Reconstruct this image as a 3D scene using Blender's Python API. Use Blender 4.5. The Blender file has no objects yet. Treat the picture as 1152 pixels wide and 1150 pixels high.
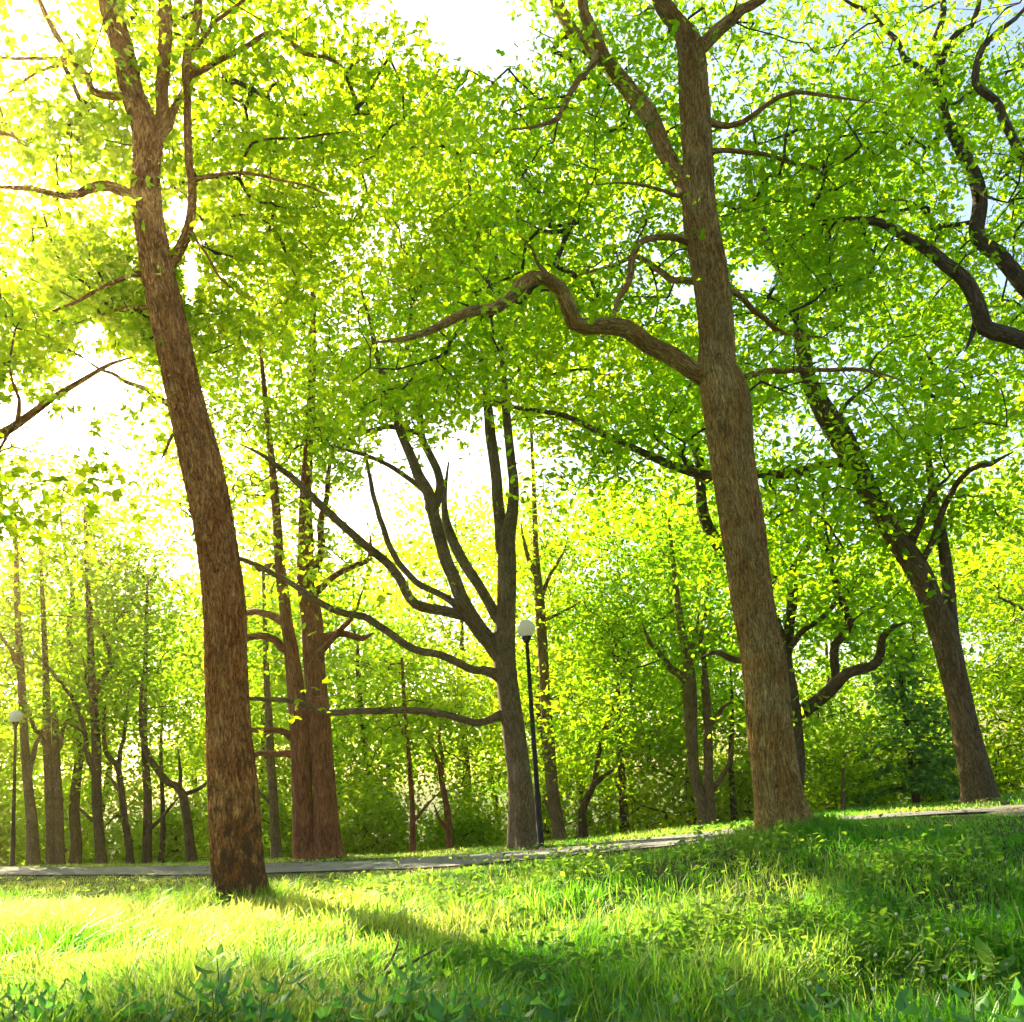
import bpy, math
import numpy as np
from mathutils import Vector, Matrix

rng = np.random.default_rng(7)
R = math.radians
scene = bpy.context.scene
COL = scene.collection

# ------------------------------------------------------------------ camera
W_PX, H_PX, F_PX = 1152.0, 1150.0, 1000.0
PPX, PPY = 576.0, 713.0
EYE = 1.62
PITCH, ROLL = R(8.8), R(-3.4)
cam_rot = Matrix.Rotation(R(90) + PITCH, 3, 'X') @ Matrix.Rotation(ROLL, 3, 'Z')
CR = np.array(cam_rot)
CAM = np.array([0.0, 0.0, EYE])
cd = bpy.data.cameras.new('camera')
cam = bpy.data.objects.new('camera', cd)
COL.objects.link(cam)
cam.matrix_world = Matrix.Translation((0, 0, EYE)) @ cam_rot.to_4x4()
cd.sensor_fit = 'HORIZONTAL'
cd.sensor_width = 36
cd.lens = 36 * F_PX / W_PX
cd.shift_y = (PPY - H_PX / 2) / W_PX
cd.clip_start = 0.05
cd.clip_end = 3000
scene.camera = cam


def at(px, py, D):
    """world point seen at photo pixel (px, py), D metres ahead of the camera"""
    d = CR @ np.array([(px - PPX) / F_PX, -(py - PPY) / F_PX, -1.0])
    return CAM + d * (D / d[1])


def to_px(P):
    q = (np.asarray(P) - CAM) @ CR
    z = np.maximum(-q[..., 2], 1e-3)
    return PPX + q[..., 0] / z * F_PX, PPY - q[..., 1] / z * F_PX


# sun: behind the trees, off to the left
SUN_AZ, SUN_EL = R(-35), R(30)
SUN = np.array([math.sin(SUN_AZ) * math.cos(SUN_EL), math.cos(SUN_AZ) * math.cos(SUN_EL), math.sin(SUN_EL)])

# ------------------------------------------------------------------ terrain
P0 = np.array([0.5, 15.7]); P1 = np.array([-12.9, 22.9])         # verge behind the path (the two lamps stand on it)
PD = (P1 - P0) / np.linalg.norm(P1 - P0)
PN = np.array([PD[1], -PD[0]]) * -1.0                            # towards the camera
if PN[1] > 0: PN = -PN


def on_verge(px, py, off=0.0):
    d = CR @ np.array([(px - PPX) / F_PX, -(py - PPY) / F_PX, -1.0])
    p = P0 + PN * off
    n = np.array([-PD[1], PD[0]])
    t = np.dot(p, n) / np.dot(d[:2], n)
    return CAM + d * t


CON = [np.array([x, y, z]) for x, y, z in [(0, 0, 0), (-5, 0, 0.0), (5, 0, 0.15), (0, -8, 0), (-14, -6, 0), (14, -6, 0.3)]]
for px, py, D in [(270, 1022, 10.5), (880, 938, 9.5), (1152, 1150, 5.0), (0, 1150, 5.3), (576, 1150, 5.2), (1101, 903, 15.0),
                  (590, 955, 16.6), (345, 967, 20.0), (35, 976, 26), (214, 974, 26), (465, 962, 26), (650, 950, 26), (795, 933, 24), (1030, 908, 24)]:
    CON.append(at(px, py, D))
for px, py in [(0, 976), (200, 975), (400, 970), (605, 957), (700, 947), (800, 937), (930, 922), (1060, 913), (1152, 907)]:
    CON.append(on_verge(px, py, 0.4))
for px, py in [(0, 985), (200, 985), (400, 980), (500, 976), (600, 968), (700, 958), (800, 948), (1152, 914)]:
    CON.append(on_verge(px, py, 2.7))
CON += [np.array(c) for c in [(-30, 45, -1.3), (0, 45, -1.2), (30, 45, -0.6), (-35, 25, -0.6), (28, 18, 1.0), (22, 6, 0.8), (-22, 8, -0.1)]]
CON = np.array(CON)


def tps_fit(P, z, lam=0.12):
    n = len(P)
    d2 = ((P[:, None] - P[None]) ** 2).sum(-1)
    K = 0.5 * d2 * np.log(d2 + 1e-9)
    A = np.zeros((n + 3, n + 3))
    A[:n, :n] = K + lam * np.eye(n)
    A[:n, n] = 1; A[:n, n + 1:] = P
    A[n, :n] = 1; A[n + 1:, :n] = P.T
    return np.linalg.solve(A, np.concatenate([z, np.zeros(3)]))


TW = tps_fit(CON[:, :2], CON[:, 2])


def ground(x, y):
    x = np.asarray(x, float); y = np.asarray(y, float)
    sh = x.shape
    Q = np.stack([x.ravel(), y.ravel()], 1)
    z = np.zeros(len(Q))
    for i in range(0, len(Q), 20000):
        q = Q[i:i + 20000]
        qc = np.stack([np.clip(q[:, 0], -40, 40), np.clip(q[:, 1], -12, 55)], 1)
        d2 = ((qc[:, None] - CON[None, :, :2]) ** 2).sum(-1)
        z[i:i + 20000] = (0.5 * d2 * np.log(d2 + 1e-9)) @ TW[:len(CON)] + TW[len(CON)] + qc @ TW[len(CON) + 1:]
    r = np.hypot(Q[:, 0], Q[:, 1] - 15)
    k = np.clip((r - 38) / 25, 0, 1); k = k * k * (3 - 2 * k)
    z = z * (1 - k) - 1.0 * k
    n = 0.035 * np.sin(Q[:, 0] * 1.9 + 1.3 * np.sin(Q[:, 1] * 1.1)) * np.sin(Q[:, 1] * 1.6 + Q[:, 0] * .5)
    pd = np.abs((Q - P0) @ PN - 1.55)
    n *= np.clip((pd - 1.3) / 1.5, 0, 1)
    return (z + n).reshape(sh)


def path_dist(x, y):
    """signed distance from the path's centre line, + towards the camera"""
    return (np.stack([x, y], -1) - P0) @ PN - 1.55


# ------------------------------------------------------------------ mesh helpers
def mesh_obj(name, V, F, mat, parent=None, smooth=False, fattr=None, vattr=None, mats=None, midx=None):
    """F: (n,k) int array of faces all with k corners, or a list of such arrays"""
    Fs = F if isinstance(F, list) else [F]
    me = bpy.data.meshes.new(name)
    V = np.ascontiguousarray(V, np.float32)
    me.vertices.add(len(V)); me.vertices.foreach_set('co', V.ravel())
    nl = sum(f.size for f in Fs); npol = sum(len(f) for f in Fs)
    me.loops.add(nl); me.polygons.add(npol)
    me.loops.foreach_set('vertex_index', np.concatenate([f.ravel() for f in Fs]).astype(np.int32))
    tot = np.concatenate([np.full(len(f), f.shape[1], np.int32) for f in Fs])
    me.polygons.foreach_set('loop_start', np.concatenate([[0], np.cumsum(tot)[:-1]]).astype(np.int32))
    me.update(calc_edges=True)
    me.polygons.foreach_set('use_smooth', np.full(npol, smooth, bool))
    if fattr is not None:
        for k, v in fattr.items():
            a = me.attributes.new(k, 'FLOAT', 'FACE'); a.data.foreach_set('value', np.asarray(v, np.float32))
    if vattr is not None:
        for k, v in vattr.items():
            if v.ndim == 2:
                a = me.attributes.new(k, 'FLOAT_VECTOR', 'POINT'); a.data.foreach_set('vector', np.ascontiguousarray(v, np.float32).ravel())
            else:
                a = me.attributes.new(k, 'FLOAT', 'POINT'); a.data.foreach_set('value', np.asarray(v, np.float32))
    for m_ in (mats or [mat]): me.materials.append(m_)
    if midx is not None: me.polygons.foreach_set('material_index', np.asarray(midx, np.int32))
    o = bpy.data.objects.new(name, me)
    COL.objects.link(o)
    if parent is not None:
        o.parent = parent
    return o


def empty(name, loc, label, cat, group=None):
    o = bpy.data.objects.new(name, None)
    o.empty_display_size = 0.3
    COL.objects.link(o)
    o.location = loc
    o['label'] = label; o['category'] = cat
    if group: o['group'] = group
    return o


def structure(o):
    o['kind'] = 'structure'
    return o


def catmull(P, step):
    """resample rows of P (cols 0-2 position, the rest carried along) with a Catmull-Rom curve, one sample per ~step metres"""
    P = np.asarray(P, float)
    out = []
    n = len(P)
    for i in range(n - 1):
        a, b, c, d = P[max(i - 1, 0)], P[i], P[i + 1], P[min(i + 2, n - 1)]
        L = np.linalg.norm(c[:3] - b[:3])
        m = max(1, int(round(L / step)))
        t = (np.arange(m) / m)[:, None]
        out.append(0.5 * (2 * b + (c - a) * t + (2 * a - 5 * b + 4 * c - d) * t ** 2 + (3 * b - a - 3 * c + d) * t ** 3))
    out.append(P[-1:])
    Q = np.concatenate(out)
    Q[:, 3:] = np.maximum(Q[:, 3:], 0.002)
    return Q


def tube(C, r, sides, wob=0.0, flare=0.0, seed=0, ridges=0.0):
    """surface around centre line C with radii r: vertices, quads, bark coordinates"""
    n = len(C)
    T = np.gradient(C, axis=0); T /= np.linalg.norm(T, axis=1)[:, None] + 1e-9
    ref = np.array([0.0, 1.0, 0.0]) if abs(T[0][1]) < 0.8 else np.array([1.0, 0, 0])
    U = np.zeros((n, 3)); u = ref - T[0] * (ref @ T[0]); u /= np.linalg.norm(u)
    for i in range(n):
        u = u - T[i] * (u @ T[i]); u /= np.linalg.norm(u) + 1e-9; U[i] = u
    B = np.cross(T, U)
    s = np.concatenate([[0], np.cumsum(np.linalg.norm(np.diff(C, axis=0), axis=1))])
    a = np.arange(sides) / sides * 2 * np.pi
    rr = np.repeat(np.asarray(r, float)[:, None], sides, 1)
    g = np.random.default_rng(seed)
    if wob:
        w = np.zeros_like(rr)
        for k in range(1, 5):
            for f in (0.45, 1.1, 2.3):
                w += g.normal() / (k ** .8 * f ** .6) * np.sin(k * a[None] + g.uniform(0, 6.28) + f * s[:, None] * g.uniform(.6, 1.6) + g.uniform(0, 6.28))
        rr *= 1 + wob * w * 0.5
    if flare:
        k = np.exp(-s / (2.6 * flare))[:, None]
        ph = g.uniform(0, 6.28, 3)
        rr *= 1 + k * (0.42 + 0.22 * np.sin(5 * a + ph[0]) + 0.18 * np.sin(3 * a + ph[1]))[None]
    if ridges:
        nr = int(max(14, 2 * np.pi * np.mean(r) / 0.045))
        br = np.sin(nr * a[None] + 3.0 * np.sin(s[:, None] * 2.1 + 2 * a[None]) + 2.2 * np.sin(s[:, None] * 6.3 + 5 * a[None] + 1))
        cut = np.sin(s[:, None] * 17 + 4 * np.sin(a[None] * 7 + s[:, None]))
        rr += ridges * (np.abs(br) ** .6 - 0.6 + 0.25 * cut)
    V = C[:, None] + rr[..., None] * (np.cos(a)[None, :, None] * U[:, None] + np.sin(a)[None, :, None] * B[:, None])
    bark = np.stack([np.cos(a)[None] * rr, np.sin(a)[None] * rr, np.repeat(s[:, None], sides, 1)], -1)
    i = np.arange(n - 1)[:, None]; j = np.arange(sides)[None]
    F = np.stack([i * sides + j, i * sides + (j + 1) % sides, (i + 1) * sides + (j + 1) % sides, (i + 1) * sides + j], -1).reshape(-1, 4)
    return V.reshape(-1, 3), F, bark.reshape(-1, 3)


def merge(parts):
    V, F, K, o = [], [], [], 0
    for v, f, *k in parts:
        V.append(v); F.append(f + o); o += len(v)
        if k: K.append(k[0])
    return np.concatenate(V), np.concatenate(F), (np.concatenate(K) if K else None)


# ------------------------------------------------------------------ materials
class NT:
    def __init__(s, name):
        s.m = bpy.data.materials.new(name); s.m.use_nodes = True
        s.t = s.m.node_tree; s.t.nodes.clear()
        s.out = s.t.nodes.new('ShaderNodeOutputMaterial')

    def n(s, typ, ins=None, **kw):
        x = s.t.nodes.new(typ)
        for k, v in kw.items(): setattr(x, k, v)
        for k, v in (ins or {}).items(): s.set(x.inputs[k], v)
        return x

    def set(s, sock, v):
        if isinstance(v, bpy.types.NodeSocket): s.t.links.new(v, sock)
        else: sock.default_value = v

    def noise(s, vec, scale, detail=4, rough=.55, dist=0.0, typ='FBM'):
        x = s.n('ShaderNodeTexNoise', {'Scale': scale, 'Detail': detail, 'Roughness': rough, 'Distortion': dist})
        if vec is not None: s.set(x.inputs['Vector'], vec)
        return x.outputs['Fac']

    def ramp(s, fac, *stops):
        x = s.n('ShaderNodeValToRGB', {'Fac': fac})
        e = x.color_ramp.elements
        while len(e) < len(stops): e.new(0.5)
        for i, (p, c) in enumerate(stops):
            e[i].position = p; e[i].color = (*c, 1) if len(c) == 3 else c
        return x.outputs['Color']

    def mix(s, fac, a, b, mode='MIX'):
        x = s.n('ShaderNodeMix', data_type='RGBA', blend_type=mode)
        s.set(x.inputs[0], fac); s.set(x.inputs[6], a); s.set(x.inputs[7], b)
        return x.outputs[2]

    def attr(s, name, out='Vector'):
        return s.n('ShaderNodeAttribute', attribute_name=name).outputs[out]

    def math(s, op, a, b=0.0):
        x = s.n('ShaderNodeMath', operation=op); s.set(x.inputs[0], a); s.set(x.inputs[1], b)
        return x.outputs[0]

    def mapped(s, vec, scale):
        x = s.n('ShaderNodeMapping'); s.set(x.inputs['Vector'], vec); x.inputs['Scale'].default_value = scale
        return x.outputs[0]

    def bump(s, h, strength, dist):
        return s.n('ShaderNodeBump', {'Height': h, 'Strength': strength, 'Distance': dist}).outputs[0]

    def surf(s, shader):
        s.t.links.new(shader, s.out.inputs['Surface']); return s.m


def C4(c): return (*c, 1.0)


def leaf_mat(name, d0, d1, t0, t1, trans=0.5, gloss=0.008, rough=0.5):
    """leaf: reflects a green, lets a yellower green through; 'tint' varies leaf by leaf"""
    N = NT(name)
    v = N.attr('tint', 'Fac')
    dc = N.mix(v, C4(d0), C4(d1)); tc = N.mix(v, C4(t0), C4(t1))
    dif = N.n('ShaderNodeBsdfDiffuse', {'Color': dc})
    tr = N.n('ShaderNodeBsdfTranslucent', {'Color': tc})
    m = N.n('ShaderNodeMixShader', {0: trans, 1: dif.outputs[0], 2: tr.outputs[0]})
    gl = N.n('ShaderNodeBsdfGlossy', {'Color': (1, 1, 1, 1), 'Roughness': rough})
    fr = N.n('ShaderNodeFresnel', {'IOR': 1.35})
    m2 = N.n('ShaderNodeMixShader', {0: N.math('MULTIPLY', fr.outputs[0], gloss * 5), 1: m.outputs[0], 2: gl.outputs[0]})
    return N.surf(m2.outputs[0])


def bark_mat(name, dark, mid, light, stretch=0.16, scale=26, moss=None, moss_h=(0, 1), bump=0.6, tint=None):
    N = NT(name)
    b = N.attr('bark')
    wob = N.n('ShaderNodeTexNoise', {'Vector': b, 'Scale': 5.0, 'Detail': 3.0}).outputs['Color']
    bw = N.mix(0.09, b, wob, 'ADD')
    v = N.mapped(bw, (1, 1, stretch))
    n1 = N.noise(v, scale, 6, .68, .8)
    n2 = N.noise(N.mapped(bw, (1, 1, stretch * 2.6)), scale * 2.7, 4, .65)
    vor = N.n('ShaderNodeTexVoronoi', {'Scale': scale * .9, 'Randomness': 1.0}, feature='DISTANCE_TO_EDGE')
    N.set(vor.inputs['Vector'], N.mix(0.16, v, N.n('ShaderNodeTexNoise', {'Vector': v, 'Scale': scale * .8, 'Detail': 4.0}).outputs['Color'], 'ADD'))
    crack = N.math('MINIMUM', N.math('MULTIPLY', vor.outputs['Distance'], 3.2), 1.0)
    h = N.math('ADD', N.math('ADD', N.math('MULTIPLY', crack, 0.30), N.math('MULTIPLY', n1, 0.72)), N.math('MULTIPLY', n2, .34))
    col = N.ramp(h, (0.44, dark), (0.67, mid), (0.94, light))
    big = N.noise(b, 2.3, 3, .6)
    col = N.mix(N.math('MULTIPLY', N.ramp(big, (.35, (0, 0, 0)), (.68, (1, 1, 1))), 0.8), col, N.mix(1.0, col, C4((.55, .5, .42)), 'MULTIPLY'))
    if tint is not None:                                    # another bark colour in broad patches
        pt = N.ramp(N.noise(N.mapped(b, (1, 1, .5)), 3.1, 4, .6, .3), (0.44, (0, 0, 0)), (0.6, (1, 1, 1)))
        col = N.mix(N.math('MULTIPLY', pt, .75), col, N.mix(1.0, col, C4(tint), 'MULTIPLY'))
    if moss is not None:
        z = N.n('ShaderNodeSeparateXYZ', {0: b}).outputs['Z']
        lo, hi = moss_h
        k = N.n('ShaderNodeMapRange', {'Value': z, 'From Min': lo, 'From Max': hi, 'To Min': 0.52, 'To Max': 0.0}).outputs[0]
        mn = N.noise(N.mapped(b, (1, 1, .5)), 13, 6, .72)
        mk = N.ramp(N.math('ADD', mn, N.math('SUBTRACT', k, 0.42)), (0.45, (0, 0, 0)), (0.60, (.9, .9, .9)))
        col = N.mix(mk, col, C4(moss))
        h = N.math('ADD', h, N.math('MULTIPLY', mk, .25))
    p = N.n('ShaderNodeBsdfPrincipled', {'Base Color': col, 'Roughness': 0.9, 'Normal': N.bump(h, bump, 0.05)})
    p.inputs['Specular IOR Level'].default_value = 0.15
    return N.surf(p.outputs[0])


def plain_mat(name, col, rough=0.6, metal=0.0, nscale=30, amt=0.25, spec=0.4):
    N = NT(name)
    tc = N.n('ShaderNodeTexCoord').outputs['Object']
    c = N.mix(N.math('MULTIPLY', N.noise(tc, nscale), amt), C4(col), C4(tuple(x * .45 for x in col)))
    p = N.n('ShaderNodeBsdfPrincipled', {'Base Color': c, 'Roughness': rough, 'Metallic': metal})
    p.inputs['Specular IOR Level'].default_value = spec
    return N.surf(p.outputs[0])


M = {}
M['maple'] = leaf_mat('maple_leaf', (.06, .135, .006), (.12, .18, .01), (.34, .63, .005), (.80, .88, .012), .64)
M['oak'] = leaf_mat('oak_leaf', (.035, .115, .006), (.085, .16, .008), (.25, .60, .004), (.66, .86, .008), .64)
M['wood_yellow'] = leaf_mat('lime_tree_leaf', (.065, .135, .007), (.12, .18, .012), (.30, .60, .008), (.72, .86, .016), .62)
M['wood_green'] = leaf_mat('wood_leaf', (.035, .11, .007), (.085, .16, .012), (.20, .54, .006), (.60, .82, .012), .62)
M['bush'] = leaf_mat('bush_leaf', (.07, .15, .016), (.13, .20, .022), (.30, .60, .016), (.64, .78, .03), .58)
M['spruce'] = leaf_mat('spruce_needle', (.035, .095, .03), (.06, .13, .035), (.14, .38, .06), (.28, .52, .08), .55)
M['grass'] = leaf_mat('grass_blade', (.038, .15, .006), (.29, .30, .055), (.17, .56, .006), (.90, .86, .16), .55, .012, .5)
M['weed'] = leaf_mat('weed_leaf', (.06, .15, .02), (.10, .18, .03), (.22, .50, .02), (.44, .62, .04), .52, .015, .5)
M['nettle'] = leaf_mat('nettle_leaf', (.06, .20, .04), (.11, .26, .06), (.14, .48, .05), (.26, .58, .06), .45, .006, .5)
M['bark_maple'] = bark_mat('maple_bark', (.085, .030, .010), (.52, .215, .06), (.80, .42, .125), .17, 24, (.065, .032, .014), (0.6, 5.0), .9, (.8, .6, .45))
M['bark_oak'] = bark_mat('oak_bark', (.08, .048, .014), (.39, .25, .075), (.66, .45, .15), .13, 30, (.08, .065, .02), (-.2, .7), .8, (.92, .72, .5))
M['bark_red'] = bark_mat('red_bark', (.07, .022, .010), (.26, .095, .042), (.38, .165, .08), .12, 20, None, (0, 1), .7)
M['bark_ash'] = bark_mat('grey_bark', (.06, .042, .022), (.20, .14, .075), (.32, .235, .13), .2, 26, None, (0, 1), .6, (.8, .8, .6))
M['bark_dark'] = bark_mat('dark_bark', (.026, .018, .011), (.10, .068, .038), (.17, .125, .08), .2, 22, None, (0, 1), .6)
M['bark_mossy'] = bark_mat('mossy_bark', (.035, .026, .012), (.14, .095, .045), (.24, .165, .085), .16, 24, (.06, .08, .02), (0, 2.6), .7)
M['twig'] = plain_mat('twig_bark', (.06, .045, .03), .9, nscale=8, spec=.1)
M['post'] = plain_mat('black_post_paint', (.014, .013, .012), .6, .0, 40, .3, .2)


# ------------------------------------------------------------------ light that reaches the ground
# gaps in the canopy: leaves whose shadow would land on these sunny patches of grass were never there
LIT = [(110, 1028, 200, 30, .97), (330, 1045, 190, 60, .98), (600, 1018, 260, 46, 1.0), (770, 1045, 150, 36, .85), (900, 985, 130, 26, .35), (270, 1075, 90, 28, .8),
       (1000, 1000, 190, 60, .9), (1124, 1095, 40, 16, .8), (1080, 1050, 110, 55, .65), (860, 1085, 100, 24, .7), (640, 962, 60, 10, .9), (790, 945, 60, 9, .8), (180, 980, 70, 5, .7), (1110, 912, 60, 8, .8), (420, 1080, 60, 22, .8), (980, 1105, 60, 14, .3),
       (960, 1040, 70, 18, .3), (60, 1095, 60, 14, .3)]
DARK = [(545, 1076, 95, 26, 1.), (620, 1135, 600, 22, .9), (120, 996, 140, 5, .8), (40, 1090, 110, 30, 1.), (170, 1072, 60, 12, .7), (360, 1108, 70, 18, .9), (1110, 1045, 60, 10, .5), (900, 1058, 60, 14, .5)]


def lit_amount(P):
    """how sunny the ground is where a leaf at P would throw its shadow (0..1)"""
    t = (P[:, 2] - 0.35) / SUN[2]
    G = P - SUN[None] * t[:, None]
    ok = (G[:, 1] > 2.5)
    gx, gy = to_px(np.stack([G[:, 0], np.maximum(G[:, 1], 1), ground(G[:, 0], G[:, 1]) + .1], 1))
    L = np.zeros(len(P))
    for x, y, rx, ry, k in LIT:
        d = ((gx - x) / rx) ** 2 + ((gy - y) / ry) ** 2
        L = np.maximum(L, k * np.clip(1.5 - d, 0, 1))
    for x, y, rx, ry, k in DARK:
        d = ((gx - x) / rx) ** 2 + ((gy - y) / ry) ** 2
        L *= 1 - k * np.clip(1.4 - d, 0, 1)
    return L * ok


# gaps through which the sky is seen, as open cones between the crowns
GAPS = [(545, 45, 56, 38), (492, 8, 45, 20), (50, 500, 50, 34), (110, 430, 40, 40), (430, 555, 24, 36), (400, 575, 24, 24), (1095, 235, 24, 26), (850, 312, 26, 20), (440, 500, 18, 26),
        (105, 375, 20, 16), (205, 240, 14, 24), (960, 770, 50, 12), (730, 745, 14, 16), (215, 310, 9, 34), (1135, 310, 16, 20), (930, 730, 16, 12), (770, 330, 14, 16), (20, 465, 30, 22)]


def sky_gap(P):
    gx, gy = to_px(P)
    m = np.zeros(len(P))
    for x, y, rx, ry in GAPS:
        m = np.maximum(m, np.clip(1.45 - ((gx - x) / rx) ** 2 - ((gy - y) / ry) ** 2, 0, 1))
    return m


# ------------------------------------------------------------------ leaves
MAPLE = (np.array([(0, 0, 0), (.42, .08, -.06), (.52, .52, -.12), (.17, .50, .03), (0, 1.0, -.10), (-.17, .50, .03), (-.52, .52, -.12), (-.42, .08, -.06)]),
         np.array([(0, 1, 2, 3), (0, 3, 4, 5), (0, 5, 6, 7)]))
OAK = (np.array([(0, 0, 0), (.20, .38, .06), (.27, .78, .03), (0, 1.0, -.06), (-.27, .78, .03), (-.20, .38, .06)]),
       np.array([(0, 1, 2, 3), (0, 3, 4, 5)]))
OAKLOBE = (np.array([(0, 0, 0), (.21, .30, .07), (.11, .50, .03), (.28, .74, .03), (0, 1.0, -.06), (-.28, .74, .03), (-.11, .50, .03), (-.21, .30, .07), (0, .5, -.01)]),
           np.array([(0, 1, 2, 8), (8, 2, 3, 4), (0, 8, 6, 7), (8, 4, 5, 6)]))
BLADE = (np.array([(0, 0, 0), (.34, .5, .05), (0, 1.0, -.1), (-.34, .5, .05)]), np.array([(0, 1, 2, 3)]))
OVATE = (np.array([(0, 0, 0), (.27, .22, .05), (.30, .50, .04), (0, 1.0, -.12), (-.30, .50, .04), (-.27, .22, .05), (0, .5, -.02)]),
         np.array([(0, 1, 2, 6), (6, 2, 3, 3), (0, 6, 4, 5), (6, 3, 4, 4)]))


def leaf_mesh(P, shape, size, up=0.8, spread=0.65, droop=0.0, g=rng):
    """P: (N,3) leaf bases. Returns verts, faces, tint per face"""
    S, Fc = shape
    n = len(P)
    nor = np.array([0, 0, up]) + g.normal(0, spread, (n, 3))
    nor /= np.linalg.norm(nor, axis=1)[:, None]
    d = g.normal(0, 1, (n, 3)); d[:, 2] -= droop
    d -= nor * (d * nor).sum(1)[:, None]; d /= np.linalg.norm(d, axis=1)[:, None] + 1e-9
    x = np.cross(d, nor)
    sz = size * g.uniform(.5, 1.3, n)
    V = P[:, None] + sz[:, None, None] * (S[None, :, 0, None] * x[:, None] + S[None, :, 1, None] * d[:, None] + S[None, :, 2, None] * nor[:, None])
    F = (Fc[None] + (np.arange(n) * len(S))[:, None, None]).reshape(-1, Fc.shape[1])
    tint = np.repeat(np.clip(g.beta(2, 2.2, n), 0, 1), len(Fc))
    return V.reshape(-1, 3), F, tint


def leafy_obj(name, V, F, tint, mat, v, f, twig_mat, root):
    """leaves and the fine branchlets that carry them as one crown mesh"""
    return mesh_obj(name, np.concatenate([V, v]), [F, f + len(V)], mat, root, mats=[mat, twig_mat], midx=np.concatenate([np.zeros(len(F), int), np.ones(len(f), int)]),
                    fattr={'tint': np.concatenate([tint, np.zeros(len(f))])})


def ellipsoid_points(ells, g, clump=0.0):
    out = []
    for (c, r, n) in ells:
        q = g.normal(0, 1, (n, 3)); q /= np.linalg.norm(q, axis=1)[:, None]
        P = np.asarray(c) + q * np.asarray(r) * (g.uniform(0, 1, (n, 1)) ** (1 / 2.6))
        if clump and n > 10:                                # boughs: sprays gather in flat layers with gaps between
            m = max(3, n // 7)
            P = P[:m][g.integers(0, m, n)] + g.normal(0, 1, (n, 3)) * np.array([clump, clump, clump * .33])
        out.append(P)
    return np.concatenate(out)


def grow(nodes, attractors, g, tip=0.006, maxlink=3.2, zig=0.10):
    """branchlets from the nearest piece of the skeleton to every attractor. nodes (n,3)"""
    P = [np.asarray(p) for p in nodes]
    parent = [-1] * len(P)
    cap = len(P) + 7 * len(attractors) + 8
    A = np.zeros((cap, 3)); A[:len(P)] = nodes; cnt = len(P)
    par = np.full(cap, -1)
    n0 = cnt
    d0 = np.array([np.min(((nodes - a) ** 2).sum(1)) for a in attractors])
    order = np.argsort(d0)
    kept = []
    segs = []
    for k in order:
        a = attractors[k]
        d = np.sqrt(((A[:cnt] - a) ** 2).sum(1))
        pen = d + 0.25 * np.maximum(A[:cnt, 2] - a[2], 0)
        j = int(np.argmin(pen))
        L = d[j]
        if L > maxlink: continue
        m = 2 if L < .5 else (3 if L < 1.2 else 5)
        b = A[j]
        mid = (a + b) / 2 + g.normal(0, zig * L, 3) + np.array([0, 0, 0.08 * L])
        t = (np.arange(1, m + 1) / m)[:, None]
        q = (1 - t) ** 2 * b + 2 * t * (1 - t) * mid + t ** 2 * a
        q[:-1] += g.normal(0, .03 * L, q[:-1].shape)
        idx = [j]
        for p in q:
            A[cnt] = p; par[cnt] = idx[-1]; idx.append(cnt); cnt += 1
        segs.append(idx); kept.append(k)
    load = np.zeros(cnt)
    for s in segs: load[s[-1]] += 1
    for i in range(cnt - 1, n0 - 1, -1):
        if par[i] >= 0: load[par[i]] += load[i]
    rad = tip * np.maximum(load, 1) ** 0.46
    return A[:cnt], segs, rad, np.array(kept, int)


def branchlet_mesh(A, segs, rad, rcap):
    parts = []
    for s in segs:
        C = A[s]
        r = np.minimum(rad[s], rcap); r[0] = min(r[0], r[1] * 1.35)
        v, f, k = tube(C, r, 5 if r[1] > .012 else 4)
        parts.append((v, f, k))
    return merge(parts)


def make_crown(root, skel, ells, g, leaf, shape, size, per, mat, spread=(.42, .16), twig_mat=None, tip=0.0055, rcap=.06, prune=True, clump=.5, pk=.98, front=.35, yfront=None, up=.8, lspread=.65, maxlink=3.2, droop=.3, twigs=True):
    """leaves (and the branchlets that carry them) for one tree"""
    att = ellipsoid_points(ells, g, clump)
    if yfront is not None:
        att = att[(g.uniform(0, 1, len(att)) < front) | (att[:, 1] > yfront)]
    if prune:
        L = lit_amount(att); S = sky_gap(att)
        att = att[(g.uniform(0, 1, len(att)) > L * pk) & (g.uniform(0, 1, len(att)) > S * 1.1)]
    A, segs, rad, kept = grow(skel, att, g, tip, maxlink)
    att = att[kept]
    # every spray is a tilted, slightly drooping fan of leaves
    n = len(att)
    tilt = np.array([0, 0, 1.0]) + g.normal(0, .35, (n, 3)); tilt /= np.linalg.norm(tilt, axis=1)[:, None]
    num = g.poisson(per, n) + 3
    idx = np.repeat(np.arange(n), num)
    q = g.normal(0, 1, (len(idx), 3)) * np.array([spread[0], spread[0], spread[1]])
    q[:, 2] -= .12 * (q[:, 0] ** 2 + q[:, 1] ** 2) / spread[0]
    ax = np.cross(tilt, [0, 1, .02]); ax /= np.linalg.norm(ax, axis=1)[:, None]
    ay = np.cross(tilt, ax)
    P = att[idx] + q[:, :1] * ax[idx] + q[:, 1:2] * ay[idx] + q[:, 2:] * tilt[idx]
    if prune:
        keep = (g.uniform(0, 1, len(P)) > lit_amount(P) * pk) & (g.uniform(0, 1, len(P)) > sky_gap(P) * .97) & (P[:, 2] > ground(P[:, 0], P[:, 1]) + .15)
        P = P[keep]
    o = np.array(root.location) if root is not None else np.zeros(3)
    V, F, tint = leaf_mesh(P - o, shape, size, up, lspread, droop, g)
    v, f, k = branchlet_mesh(A, segs, rad, rcap)
    return leafy_obj('crown', V, F, tint, mat, v - o, f, twig_mat or M['twig'], root)


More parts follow.
